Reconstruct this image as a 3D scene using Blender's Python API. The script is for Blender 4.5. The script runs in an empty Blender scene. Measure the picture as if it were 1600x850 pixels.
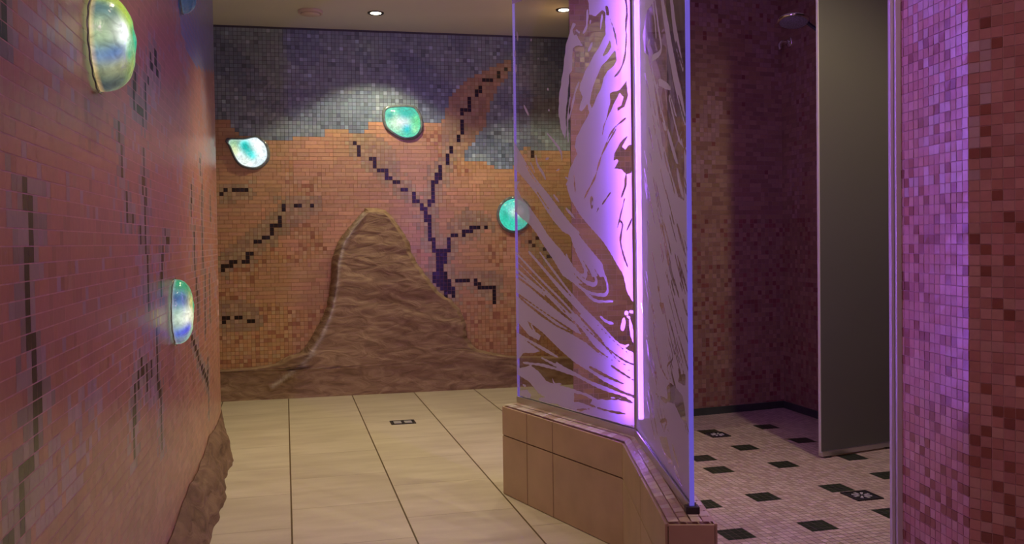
import bpy, bmesh, math, random
import numpy as np
from mathutils import Vector, noise
random.seed(7); rng = np.random.default_rng(7)
SC = bpy.context.scene
COL = SC.collection

# ------------------------------------------------------------ camera
F_PX, CX, CY, PITCH, ROLL, CAM_H = 1400.0, 800.0, 405.0, .021, .0135, 1.05
_U0 = Vector((0, math.sin(PITCH), math.cos(PITCH)))
FW = Vector((0, math.cos(PITCH), -math.sin(PITCH)))
RT = Vector((1, 0, 0))*math.cos(ROLL) - _U0*math.sin(ROLL)
UP = _U0*math.cos(ROLL) + Vector((1, 0, 0))*math.sin(ROLL)
CAM = Vector((0, 0, CAM_H))
cd = bpy.data.cameras.new('camera'); cam = bpy.data.objects.new('camera', cd); COL.objects.link(cam)
cd.sensor_width = 36; cd.lens = 36*F_PX/1600; cd.shift_y = (CY-425)/1600; cd.clip_start = .02
from mathutils import Matrix
cam.matrix_world = Matrix(((RT.x, UP.x, -FW.x, 0), (RT.y, UP.y, -FW.y, 0), (RT.z, UP.z, -FW.z, CAM_H), (0, 0, 0, 1)))
SC.camera = cam

# ------------------------------------------------------------ view, world, lights
SC.view_settings.view_transform = 'Standard'; SC.view_settings.look = 'None'
SC.view_settings.gamma = 1; SC.view_settings.exposure = 0.0; SC.view_settings.use_curve_mapping = False
w = bpy.data.worlds.new('world'); SC.world = w; w.use_nodes = True
w.node_tree.nodes['Background'].inputs[0].default_value = (.5, .45, .38, 1)
w.node_tree.nodes['Background'].inputs[1].default_value = .07

def light(kind, loc, power, col, target=None, **kw):
    l = bpy.data.lights.new('light', kind); l.energy = power; l.color = col
    o = bpy.data.objects.new('light', l); COL.objects.link(o); o.location = loc
    for k, v in kw.items(): setattr(l, k, v)
    if target is not None:
        o.rotation_euler = (Vector(target)-Vector(loc)).to_track_quat('-Z', 'Y').to_euler()
    return o
WARM = (1, .86, .50)
H = 2.52
# recessed ceiling spots: two by the back wall, others in line further down the passage and in the shower
light('SPOT', (-.852, 5.775, H-.03), 42, WARM, (-.852, 5.775, 0), spot_size=1.95, spot_blend=.35, shadow_soft_size=.03)
light('SPOT', (.353, 5.759, H-.03), 34, WARM, (.353, 5.759, 0), spot_size=1.95, spot_blend=.35, shadow_soft_size=.03)
light('SPOT', (-.75, 4.15, H-.03), 84, WARM, (-.75, 4.15, 0), spot_size=1.75, spot_blend=.9, shadow_soft_size=.04)
light('SPOT', (-.45, 2.3, H-.03), 16, (1, .8, .6), (-.45, 2.3, 0), spot_size=1.9, spot_blend=.9, shadow_soft_size=.05)
light('SPOT', (1.56, 3.12, H-.03), 64, (1, .85, .55), (1.40, 3.6, 0), spot_size=2.7, spot_blend=.6, shadow_soft_size=.04)
# unseen area lights added behind the camera to tint the side walls pink
light('AREA', (.35, -.5, H-.04), 14, (.88, .40, .74), (-.9, 2.4, .9), shape='DISK', size=.5)
light('AREA', (.0, .5, H-.04), 5, (1, .72, .62), (1.1, 2.3, .9), shape='DISK', size=.4)

# ------------------------------------------------------------ geometry helpers
def ray(x, y): return FW + RT*((x-CX)/F_PX) + UP*((CY-y)/F_PX)
def atz(x, y, z=0):
    d = ray(x, y); return CAM + d*((z-CAM_H)/d.z)
def onplane(x, y, P, N):
    d = ray(x, y); return CAM + d*((Vector(P)-CAM).dot(N)/d.dot(N))
def px(P):
    v = Vector(P)-CAM; d = v.dot(FW); return CX+F_PX*v.dot(RT)/d, CY-F_PX*v.dot(UP)/d
def lin(h):
    r = []
    for i in (0, 2, 4):
        c = int(h[i:i+2], 16)/255; r.append(c/12.92 if c <= .04045 else ((c+.055)/1.055)**2.4)
    return tuple(r)
def tag(o, label=None, cat=None, group=None, kind=None):
    if label: o['label'] = label
    if cat: o['category'] = cat
    if group: o['group'] = group
    if kind: o['kind'] = kind
    return o
def mesh(name, vs, fs, mats, parent=None, smooth=False, mi=None, cols=None):
    m = bpy.data.meshes.new(name); m.from_pydata([tuple(v) for v in vs], [], fs)
    for a in (mats if isinstance(mats, (list, tuple)) else [mats]): m.materials.append(a)
    if mi is not None: m.polygons.foreach_set('material_index', mi)
    if smooth: m.polygons.foreach_set('use_smooth', [True]*len(m.polygons))
    if cols is not None:                      # one colour per face
        a = m.color_attributes.new('Col', 'FLOAT_COLOR', 'CORNER')
        tot = [len(f) for f in fs]
        c = np.repeat(np.array([(c[0], c[1], c[2], 1) for c in cols], dtype=np.float32), tot, axis=0)
        a.data.foreach_set('color', c.ravel())
    m.update()
    o = bpy.data.objects.new(name, m); COL.objects.link(o)
    if parent: o.parent = parent; o.matrix_parent_inverse = Matrix.Translation(-parent.location)
    return o
def empty(name, loc):
    o = bpy.data.objects.new(name, None); COL.objects.link(o); o.location = loc; return o
class MB:
    def __init__(s): s.v = []; s.f = []
    def quad(s, a, b, c, d):
        n = len(s.v); s.v += [a, b, c, d]; s.f.append((n, n+1, n+2, n+3))
    def prism(s, poly, z0, z1):
        n = len(s.v); k = len(poly)
        s.v += [(p[0], p[1], z0) for p in poly]+[(p[0], p[1], z1) for p in poly]
        s.f.append(tuple(range(n+k-1, n-1, -1))); s.f.append(tuple(range(n+k, n+2*k)))
        for i in range(k):
            j = (i+1) % k; s.f.append((n+i, n+j, n+k+j, n+k+i))
    def tube(s, pts, rad, seg=16, cap=True):
        n = len(s.v); pts = [Vector(p) for p in pts]
        for i, p in enumerate(pts):
            t = (pts[min(i+1, len(pts)-1)]-pts[max(i-1, 0)]).normalized()
            a = t.orthogonal().normalized() if i == 0 else (a - t*a.dot(t)).normalized()
            b = t.cross(a); r = rad[i] if isinstance(rad, (list, tuple)) else rad
            for k in range(seg):
                g = 2*math.pi*k/seg; s.v.append(p+(a*math.cos(g)+b*math.sin(g))*r)
        for i in range(len(pts)-1):
            for k in range(seg):
                q = (k+1) % seg; s.f.append((n+i*seg+k, n+i*seg+q, n+(i+1)*seg+q, n+(i+1)*seg+k))
        if cap:
            s.f.append(tuple(n+k for k in range(seg))[::-1]); m = n+(len(pts)-1)*seg
            s.f.append(tuple(m+k for k in range(seg)))
    def build(s, name, mat, parent=None, smooth=False, bevel=0):
        o = mesh(name, s.v, s.f, mat, parent, smooth)
        if bevel:
            b = o.modifiers.new('bevel', 'BEVEL'); b.width = bevel; b.segments = 2; b.limit_method = 'ANGLE'
        return o
def lathe(prof, axis_o, axis, seg=40):
    """profile [(r, h)] spun around axis"""
    mb = MB(); ax = Vector(axis).normalized(); a = ax.orthogonal().normalized(); b = ax.cross(a); o = Vector(axis_o)
    for r, h in prof:
        for k in range(seg):
            g = 2*math.pi*k/seg; mb.v.append(o+ax*h+(a*math.cos(g)+b*math.sin(g))*max(r, 1e-4))
    for i in range(len(prof)-1):
        for k in range(seg):
            q = (k+1) % seg; mb.f.append((i*seg+k, i*seg+q, (i+1)*seg+q, (i+1)*seg+k))
    return mb

# ------------------------------------------------------------ materials
def mat(name): 
    m = bpy.data.materials.new(name); m.use_nodes = True
    nt = m.node_tree; return m, nt, nt.nodes['Principled BSDF']
def N(nt, t, **kw):
    n = nt.nodes.new(t)
    for k, v in kw.items(): setattr(n, k, v)
    return n
def simple(name, col, rough=.5, metal=0, noise_amt=0, scale=20, bump=0, coat=0):
    m, nt, b = mat(name); b.inputs['Roughness'].default_value = rough; b.inputs['Metallic'].default_value = metal
    b.inputs['Coat Weight'].default_value = coat
    tc = N(nt, 'ShaderNodeTexCoord'); nz = N(nt, 'ShaderNodeTexNoise'); nz.inputs['Scale'].default_value = scale
    nz.inputs['Detail'].default_value = 6
    nt.links.new(tc.outputs['Object'], nz.inputs['Vector'])
    r = N(nt, 'ShaderNodeValToRGB'); e = r.color_ramp.elements
    e[0].position = .3; e[1].position = .7
    e[0].color = tuple(c*(1-noise_amt) for c in col)+(1,); e[1].color = tuple(min(1, c*(1+noise_amt)) for c in col)+(1,)
    nt.links.new(nz.outputs['Fac'], r.inputs['Fac']); nt.links.new(r.outputs['Color'], b.inputs['Base Color'])
    if bump:
        bp = N(nt, 'ShaderNodeBump'); bp.inputs['Strength'].default_value = bump; bp.inputs['Distance'].default_value = .003
        nt.links.new(nz.outputs['Fac'], bp.inputs['Height']); nt.links.new(bp.outputs['Normal'], b.inputs['Normal'])
    return m
def tile_material(name, rough=.3, var=.12, bump=.25):
    m, nt, b = mat(name)
    a = N(nt, 'ShaderNodeVertexColor', layer_name='Col')
    tc = N(nt, 'ShaderNodeTexCoord'); nz = N(nt, 'ShaderNodeTexNoise'); nz.inputs['Scale'].default_value = 55
    nz.inputs['Detail'].default_value = 3
    nt.links.new(tc.outputs['Object'], nz.inputs['Vector'])
    mr = N(nt, 'ShaderNodeMapRange'); mr.inputs['To Min'].default_value = 1-var; mr.inputs['To Max'].default_value = 1+var
    nt.links.new(nz.outputs['Fac'], mr.inputs['Value'])
    mx = N(nt, 'ShaderNodeVectorMath', operation='SCALE')
    nt.links.new(a.outputs['Color'], mx.inputs[0]); nt.links.new(mr.outputs['Result'], mx.inputs['Scale'])
    nt.links.new(mx.outputs['Vector'], b.inputs['Base Color'])
    b.inputs['Roughness'].default_value = rough
    bp = N(nt, 'ShaderNodeBump'); bp.inputs['Strength'].default_value = bump; bp.inputs['Distance'].default_value = .001
    nt.links.new(nz.outputs['Fac'], bp.inputs['Height']); nt.links.new(bp.outputs['Normal'], b.inputs['Normal'])
    return m
M = {}
M['tile'] = tile_material('mosaic_tile', .28)
M['tile_floor'] = tile_material('mosaic_floor_tile', .42)
M['grout_blue'] = tile_material('grout_far_wall', .8, .2)
M['grout_sky'] = simple('grout_sky', lin('363848'), .8, noise_amt=.15, scale=60)
M['grout_pink'] = simple('grout_pink', (.60, .38, .36), .7, noise_amt=.12, scale=60)
M['grout_light'] = simple('grout_light_pink', (.74, .48, .46), .7, noise_amt=.1, scale=60)
M['grout_dark'] = simple('grout_brown', (.27, .17, .14), .8, noise_amt=.15, scale=60)
M['grout_floor'] = simple('grout_floor', (.30, .26, .21), .8, noise_amt=.15, scale=60)
M['ceiling'] = simple('ceiling_paint', (.74, .75, .68), .8, noise_amt=.02, scale=3)
M['chrome'] = simple('chrome', (.8, .8, .82), .12, 1)
M['steel'] = simple('dull_steel', (.52, .51, .48), .5, .2)
M['alu'] = simple('brushed_aluminium', (.55, .55, .56), .35, 1)
M['satin'] = simple('satin_edge', (.62, .60, .58), .4, .3)
M['dark_metal'] = simple('dark_metal', (.05, .045, .05), .4, .6)
M['black_tile'] = simple('dark_skirting_tile', (.035, .045, .035), .35, noise_amt=.2, scale=15)
M['screen_grey'] = simple('grey_screen_panel', (.088, .088, .076), .38, noise_amt=.02, scale=4)
M['white_plastic'] = simple('white_plastic', (.72, .60, .55), .5)
M['void'] = simple('drain_hole', (.01, .01, .01), .8)

def rock_material():
    m, nt, b = mat('sculpted_rock'); b.inputs['Roughness'].default_value = .75
    tc = N(nt, 'ShaderNodeTexCoord'); mp = N(nt, 'ShaderNodeMapping'); mp.inputs['Scale'].default_value = (2.2, 2.2, 6)
    nz = N(nt, 'ShaderNodeTexNoise'); nz.inputs['Scale'].default_value = 3.2; nz.inputs['Detail'].default_value = 9; nz.inputs['Distortion'].default_value = 1.4
    nt.links.new(tc.outputs['Object'], mp.inputs['Vector']); nt.links.new(mp.outputs['Vector'], nz.inputs['Vector'])
    r = N(nt, 'ShaderNodeValToRGB'); e = r.color_ramp.elements
    e[0].position = .32; e[0].color = (.21, .13, .08, 1); e[1].position = .68; e[1].color = (.40, .28, .175, 1)
    el = e.new(.5); el.color = (.31, .20, .125, 1)
    nt.links.new(nz.outputs['Fac'], r.inputs['Fac'])
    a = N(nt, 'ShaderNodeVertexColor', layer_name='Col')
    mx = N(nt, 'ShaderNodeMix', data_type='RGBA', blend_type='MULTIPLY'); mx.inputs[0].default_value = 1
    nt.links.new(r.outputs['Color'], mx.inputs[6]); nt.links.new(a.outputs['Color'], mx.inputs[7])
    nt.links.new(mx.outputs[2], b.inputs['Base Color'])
    bp = N(nt, 'ShaderNodeBump'); bp.inputs['Strength'].default_value = .8; bp.inputs['Distance'].default_value = .016
    nt.links.new(nz.outputs['Fac'], bp.inputs['Height']); nt.links.new(bp.outputs['Normal'], b.inputs['Normal'])
    return m
M['rock'] = rock_material()

def hall_floor_material():
    m, nt, b = mat('large_floor_tiles'); b.inputs['Roughness'].default_value = .33
    g = N(nt, 'ShaderNodeNewGeometry'); sep = N(nt, 'ShaderNodeSeparateXYZ'); nt.links.new(g.outputs['Position'], sep.inputs[0])
    def mth(op, a, b_=None, c=None):
        n = N(nt, 'ShaderNodeMath', operation=op)
        for i, v in enumerate((a, b_, c)):
            if v is None: continue
            if isinstance(v, (int, float)): n.inputs[i].default_value = v
            else: nt.links.new(v, n.inputs[i])
        return n.outputs[0]
    X, Y = sep.outputs[0], sep.outputs[1]
    # u across the long joints, t along them (directions 14.2 degrees off the view)
    u = mth('MULTIPLY_ADD', Y, .2458, mth('MULTIPLY', X, .9693))
    t = mth('MULTIPLY_ADD', X, -.2458, mth('MULTIPLY', Y, .9693))
    W, L = .4245, .465
    uc = mth('DIVIDE', mth('SUBTRACT', u, .0072), W); ci = mth('FLOOR', uc); uf = mth('SUBTRACT', uc, ci)
    par = mth('MULTIPLY', mth('FLOORED_MODULO', ci, 2.0), .5)     # alternate columns shift half a tile
    tc_ = mth('ADD', mth('DIVIDE', mth('SUBTRACT', t, .365), L), par); ti = mth('FLOOR', tc_); tf = mth('SUBTRACT', tc_, ti)
    du = mth('MULTIPLY', mth('MINIMUM', uf, mth('SUBTRACT', 1.0, uf)), W)
    dt = mth('MULTIPLY', mth('MINIMUM', tf, mth('SUBTRACT', 1.0, tf)), L)
    ju = mth('LESS_THAN', du, .0032); jt = mth('LESS_THAN', dt, .0017)
    # per tile tone
    cx_ = N(nt, 'ShaderNodeCombineXYZ'); nt.links.new(ci, cx_.inputs[0]); nt.links.new(ti, cx_.inputs[1])
    wn = N(nt, 'ShaderNodeTexWhiteNoise'); nt.links.new(cx_.outputs[0], wn.inputs[0])
    co = N(nt, 'ShaderNodeCombineXYZ'); nt.links.new(u, co.inputs[0]); nt.links.new(mth('MULTIPLY', t, 4.0), co.inputs[1]); nt.links.new(mth('MULTIPLY', wn.outputs[0], 9.0), co.inputs[2])
    nz = N(nt, 'ShaderNodeTexNoise'); nz.inputs['Scale'].default_value = 3; nz.inputs['Detail'].default_value = 8; nt.links.new(co.outputs[0], nz.inputs['Vector'])
    r = N(nt, 'ShaderNodeValToRGB'); e = r.color_ramp.elements; e[0].position = .3; e[0].color = (.50, .44, .33, 1); e[1].position = .7; e[1].color = (.63, .57, .44, 1)
    nt.links.new(nz.outputs['Fac'], r.inputs['Fac'])
    sc = N(nt, 'ShaderNodeVectorMath', operation='SCALE'); nt.links.new(r.outputs[0], sc.inputs[0]); nt.links.new(mth('MULTIPLY_ADD', wn.outputs[0], .10, .93), sc.inputs['Scale'])
    m1 = N(nt, 'ShaderNodeMix', data_type='RGBA'); nt.links.new(mth('MULTIPLY', jt, .75), m1.inputs[0]); nt.links.new(sc.outputs[0], m1.inputs[6]); m1.inputs[7].default_value = (.25, .19, .11, 1)
    m2 = N(nt, 'ShaderNodeMix', data_type='RGBA'); nt.links.new(ju, m2.inputs[0]); nt.links.new(m1.outputs[2], m2.inputs[6]); m2.inputs[7].default_value = (.10, .07, .03, 1)
    nt.links.new(m2.outputs[2], b.inputs['Base Color'])
    bp = N(nt, 'ShaderNodeBump'); bp.inputs['Strength'].default_value = .8; bp.inputs['Distance'].default_value = .002
    nt.links.new(mth('SUBTRACT', mth('MULTIPLY', nz.outputs['Fac'], .25), mth('MAXIMUM', ju, jt)), bp.inputs['Height']); nt.links.new(bp.outputs['Normal'], b.inputs['Normal'])
    return m
M['hall_floor'] = hall_floor_material()

def clear_glass():
    m, nt, b = mat('clear_glass'); nt.nodes.remove(b); out = nt.nodes['Material Output']
    tr = N(nt, 'ShaderNodeBsdfTransparent'); tr.inputs[0].default_value = (.90, .90, .93, 1)
    gl = N(nt, 'ShaderNodeBsdfGlossy'); gl.inputs['Roughness'].default_value = .02
    fr = N(nt, 'ShaderNodeFresnel'); g = N(nt, 'ShaderNodeNewGeometry')
    mr = N(nt, 'ShaderNodeMapRange'); mr.inputs['To Min'].default_value = 1.45; mr.inputs['To Max'].default_value = 1/1.45
    nt.links.new(g.outputs['Backfacing'], mr.inputs['Value']); nt.links.new(mr.outputs[0], fr.inputs[0])   # same reflectance on the way out
    mx = N(nt, 'ShaderNodeMixShader'); nt.links.new(fr.outputs[0], mx.inputs[0]); nt.links.new(tr.outputs[0], mx.inputs[1]); nt.links.new(gl.outputs[0], mx.inputs[2])
    nt.links.new(mx.outputs[0], out.inputs[0]); return m
M['glass'] = clear_glass()
def frost():
    m, nt, b = mat('frosted_etching'); nt.nodes.remove(b); out = nt.nodes['Material Output']
    tl = N(nt, 'ShaderNodeBsdfTranslucent'); tl.inputs[0].default_value = (.74, .64, .98, 1)
    df = N(nt, 'ShaderNodeBsdfDiffuse'); df.inputs[0].default_value = (.62, .54, .84, 1)
    tr = N(nt, 'ShaderNodeBsdfTransparent')
    a = N(nt, 'ShaderNodeMixShader'); a.inputs[0].default_value = .42; nt.links.new(tl.outputs[0], a.inputs[1]); nt.links.new(df.outputs[0], a.inputs[2])
    c = N(nt, 'ShaderNodeMixShader'); c.inputs[0].default_value = .16; nt.links.new(a.outputs[0], c.inputs[1]); nt.links.new(tr.outputs[0], c.inputs[2])
    nt.links.new(c.outputs[0], out.inputs[0]); return m
M['frost'] = frost()
def emit(name, col, s):
    m, nt, b = mat(name); b.inputs['Base Color'].default_value = (*col, 1); b.inputs['Emission Color'].default_value = (*col, 1)
    b.inputs['Emission Strength'].default_value = s; b.inputs['Roughness'].default_value = .3; return m
M['tube'] = emit('violet_light_tube', (.40, .14, 1.0), 66)
M['edge'] = emit('edge_lit_glass', (.20, .16, .90), .42)
M['edge_dim'] = emit('edge_lit_glass_dim', (.34, .24, .70), .22)
M['spot_glow'] = emit('downlight_glow', (1, .93, .68), 14)
def lampglass():
    m, nt, b = mat('lit_art_glass')
    a = N(nt, 'ShaderNodeVertexColor', layer_name='Col')
    tc = N(nt, 'ShaderNodeTexCoord'); nz = N(nt, 'ShaderNodeTexNoise'); nz.inputs['Scale'].default_value = 38; nz.inputs['Detail'].default_value = 6; nz.inputs['Distortion'].default_value = 1.5
    nt.links.new(tc.outputs['Object'], nz.inputs['Vector'])
    mr = N(nt, 'ShaderNodeMapRange'); mr.inputs['From Min'].default_value = .3; mr.inputs['From Max'].default_value = .7; mr.inputs['To Min'].default_value = .62; mr.inputs['To Max'].default_value = 1.15
    nt.links.new(nz.outputs['Fac'], mr.inputs['Value'])
    sc = N(nt, 'ShaderNodeVectorMath', operation='SCALE'); nt.links.new(a.outputs['Color'], sc.inputs[0]); nt.links.new(mr.outputs['Result'], sc.inputs['Scale'])
    nt.links.new(sc.outputs[0], b.inputs['Emission Color']); b.inputs['Emission Strength'].default_value = 1.0
    b.inputs['Base Color'].default_value = (.04, .06, .06, 1); b.inputs['Roughness'].default_value = .12; b.inputs['Coat Weight'].default_value = .3
    bp = N(nt, 'ShaderNodeBump'); bp.inputs['Strength'].default_value = .5; bp.inputs['Distance'].default_value = .004
    nt.links.new(nz.outputs['Fac'], bp.inputs['Height']); nt.links.new(bp.outputs['Normal'], b.inputs['Normal'])
    return m
M['lamp'] = lampglass()
M['lamp_rim'] = simple('smoky_glass_rim', (.17, .20, .21), .12, 0, .3, 40, .4, .8)

# ------------------------------------------------------------ mosaic walls
CELL = .02695
def resample(path, step):
    P = [Vector((a[0], a[1])) for a in path]; out = [P[0].copy()]; acc = 0; i = 0; cur = P[0].copy(); need = step
    for i in range(len(P)-1):
        a, b = P[i], P[i+1]; L = (b-a).length; pos = 0
        while L-pos >= need:
            pos += need; out.append(a+(b-a)*(pos/L)); need = step
        need -= (L-pos)
    return out
def smooth_path(pts, n=16):
    out = []
    P = [Vector(p) for p in pts]
    for i in range(len(P)-1):
        p0 = P[max(i-1, 0)]; p1 = P[i]; p2 = P[i+1]; p3 = P[min(i+2, len(P)-1)]
        for k in range(n):
            t = k/n
            out.append(.5*((2*p1)+(-p0+p2)*t+(2*p0-5*p1+4*p2-p3)*t*t+(-p0+3*p1-3*p2+p3)*t**3))
    out.append(P[-1]); return out
def mosaic(name, path, side, classify, z0=0.0, z1=H, grout='grout_dark', sides=False, gap=.0021, parent=None, tilt=.0006, grout_fn=None, rise=.0022, vgap=None, fit=True):
    """path: ground line; side=+1/-1 which side of it faces the room; classify(i,j,centre)-> grid key; returns object"""
    tot = sum((Vector(q[:2])-Vector(p[:2])).length for p, q in zip(path[:-1], path[1:]))
    B = resample(path, (tot/round(tot/CELL)-1e-7) if fit else CELL); nc = len(B)-1; nr = int((z1-z0)/CELL)
    Nn = []
    for k in range(len(B)):
        t = (B[min(k+1, nc)]-B[max(k-1, 0)]).normalized(); Nn.append(Vector((t.y, -t.x))*side)
    cells = classify(nc, nr, B, z0)           # returns cat[j][i], function colour(cat), maxrun(cat)
    cat, colour, maxrun = cells
    vs = []; fs = []; mi = []; cols = []
    if grout_fn:                              # backing split per cell where the grout changes tone
        for k in range(nc):
            a, b = B[k], B[k+1]; i = 0
            while i < nr:
                gcol = grout_fn(cat[k][i]); i2 = i
                while i2 < nr and grout_fn(cat[k][i2]) == gcol: i2 += 1
                za, zb = z0+i*CELL, (z0+i2*CELL if i2 < nr else z1)
                n = len(vs); vs += [(a.x, a.y, za), (b.x, b.y, za), (b.x, b.y, zb), (a.x, a.y, zb)]; fs.append((n, n+1, n+2, n+3)); mi.append(1); cols.append(gcol); i = i2
    for k in range(0 if grout_fn else nc):
        a, b = B[k], B[k+1]
        gi = 0
        n = len(vs); vs += [(a.x, a.y, z0), (b.x, b.y, z0), (b.x, b.y, z1), (a.x, a.y, z1)]; fs.append((n, n+1, n+2, n+3)); mi.append(1); cols.append((.3, .3, .3))
    def P(u, q, z):                           # u in cells, q = rise
        k = min(int(u), nc-1); f = u-k
        b = B[k].lerp(B[k+1], f); nn = Nn[k].lerp(Nn[k+1], f)
        return (b.x+nn.x*q, b.y+nn.y*q, z)
    g = (vgap or gap)/CELL/2; tilt = min(tilt, rise*.35)
    for i in range(nr):
        j = 0
        while j < nc:
            c = cat[j][i]; mr = maxrun(c); run = 1
            if mr > 1:
                want = random.choice((1, 1, 2, 2, 3, 4, 5)) if mr > 3 else random.randint(1, mr)
                while run < want and j+run < nc and cat[j+run][i] == c: run += 1
            za, zb = z0+i*CELL+gap/2, z0+(i+1)*CELL-gap/2
            ua, ub = j+g, j+run-g
            q = [rise+random.uniform(-tilt, tilt) for _ in range(4)]
            n = len(vs); vs += [P(ua, q[0], za), P(ub, q[1], za), P(ub, q[2], zb), P(ua, q[3], zb)]
            col = colour(c, j, i)
            fs.append((n, n+1, n+2, n+3)); mi.append(0); cols.append(col)
            if sides:
                m_ = len(vs); vs += [P(ua, 0, za), P(ub, 0, za), P(ub, 0, zb), P(ua, 0, zb)]
                for e in range(4):
                    e2 = (e+1) % 4; fs.append((n+e, n+e2, m_+e2, m_+e)); mi.append(0); cols.append(tuple(x*.9 for x in col))
            j += run
    o = mesh(name, vs, fs, [M['tile'], M[grout]], parent, mi=mi, cols=cols)
    return o, B, Nn
def inpoly(x, y, poly):
    c = False; n = len(poly); j = n-1
    for i in range(n):
        xi, yi = poly[i]; xj, yj = poly[j]
        if (yi > y) != (yj > y) and x < (xj-xi)*(y-yi)/(yj-yi)+xi: c = not c
        j = i
    return c
def vary(c, a, h=0):
    k = 1+random.uniform(-a, a); return tuple(max(0, x*k*(1+random.uniform(-h, h))) for x in c)

# --- the far wall: mosaic landscape
def back_y(x): return 6.03+.22*(x+1.958)
bdir = Vector((1, .22)).normalized(); bN = Vector((bdir.y, -bdir.x, 0))      # towards the camera
BP = Vector((-2.75, back_y(-2.75), 0))
def toback(x, y):
    q = onplane(x, y, BP, bN); return (Vector((q.x, q.y))-BP.xy).dot(bdir), q.z
def zc(lst, ox, oy, s): return [(ox+a/s, oy+b/s) for a, b in lst]
BLACK = zc([(45,12),(45,40),(45,69),(73,69),(102,98),(102,126),(131,126),(131,153),(131,182),(131,210),(160,182),(160,210),(160,238),(160,266),(160,295),(160,323),(160,352),(190,352),(190,380),(190,408),(190,437),(219,437),(247,437),(275,437),(303,437),(303,408),(303,380),(303,352),(330,321),(358,321),(386,321),(386,292),(414,292),(442,292),(466,262),(494,262),(520,262),(574,260),(185,12),(185,40),(185,69),(158,69),(158,97),(219,465),(250,465),(219,493),(250,493),(219,521),(250,521),(219,549),(250,549),(219,577),(250,577),(195,606),(224,606),(252,606),(195,635),(224,635),(252,635),(195,661),(224,661),(252,661),(281,661),(200,690),(227,690),(255,690),(283,690),(227,716),(255,716),(283,716),(310,716),(255,745),(283,745),(310,745),(275,772),(310,772),(336,658),(389,655),(416,655),(444,655),(500,650),(500,678),(525,678),(525,706),(553,706),(581,706),(609,706),(637,706),(637,734),(637,762),(637,790),(637,816)], 640, 300, 4.725)
BLACK += zc([(534,104),(496,124),(496,144),(417,162),(437,162),(457,162),(397,204),(397,224),(377,224),(377,244),(337,264),(337,284),(337,304),(337,324),(317,324),(299,324),(299,344),(299,388),(299,408),(299,430),(299,452),(281,471),(261,471),(261,491),(240,534),(220,555),(220,577),(220,598),(220,620),(178,640),(178,661),(178,682),(178,702),(158,682),(158,702),(158,722),(137,722),(137,745),(137,767),(137,789),(137,812),(137,832),(118,832),(679,560),(679,580)], 640, 80, 3.542)
BLACK += zc([(627,634),(643,634),(660,651),(660,668),(660,684),(698,703),(715,703),(732,703),(732,720),(732,738),(750,755),(767,755),(783,755),(783,772),(783,790),(800,790),(803,806),(820,806),(837,806),(855,840),(868,840)], 330, 0, 2.834)
BLACK += zc([(692,38),(704,38),(734,52),(734,66),(734,78),(747,80)], 330, 280, 2.298)
BLACK += zc([(44,85),(84,64),(107,64),(148,62),(168,62),(190,62),(380,140),(380,161),(361,202),(361,222),(361,243),(341,243),(320,243),(320,264),(320,285),(442,140),(462,140),(525,139),(280,306),(259,306),(259,328),(238,328),(198,372),(178,372),(178,393),(178,413),(157,413),(115,415),(94,415),(94,435),(74,435),(54,435),(54,456),(61,705),(81,705),(61,724),(123,702),(144,702),(188,720),(208,720)], 330, 280, 3.27)
BLACK += zc([(265,420),(320,497),(145,660),(155,672),(265,735),(250,745),(180,640),(215,700)], 790, 200, 3.695)
SKY = [(300,-40),(300,188),(358,188),(362,200),(372,207),(378,213),(440,219),(505,211),(506,203),(545,205),(548,211),(573,205),(574,190),(600,190),(660,190),(691,191),(695,178),(699,163),(706,145),(730,125),(765,106),(797,94),(960,80),(960,-40)]
SKY2 = [(797,112),(777,138),(765,163),(757,200),(740,220),(725,236),(723,250),(755,252),(775,262),(800,262),(812,250),(816,228),(835,235),(960,238),(960,60),(797,90)]
LEAVES = [[(692,195),(699,163),(706,145),(730,125),(765,106),(797,94),(800,108),(777,138),(765,163),(757,200),(740,220),(722,248),(700,262),(690,240)],
          [(548,215),(560,206),(590,212),(618,235),(628,262),(620,285),(600,288),(572,262)],
          [(430,330),(460,305),(500,305),(505,325),(480,345),(440,365),(400,400),(360,425),(340,425),(340,400),(390,360)],
          [(340,290),(370,285),(400,298),(395,310),(360,318),(340,315)],
          [(340,470),(375,465),(400,480),(415,500),(395,520),(350,522),(340,510)],
          [(700,345),(730,325),(765,335),(775,355),(740,368),(705,385)],
          [(720,425),(760,420),(785,430),(782,450),(745,450)]]
ORANGE = (.54, .32, .18)
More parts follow.
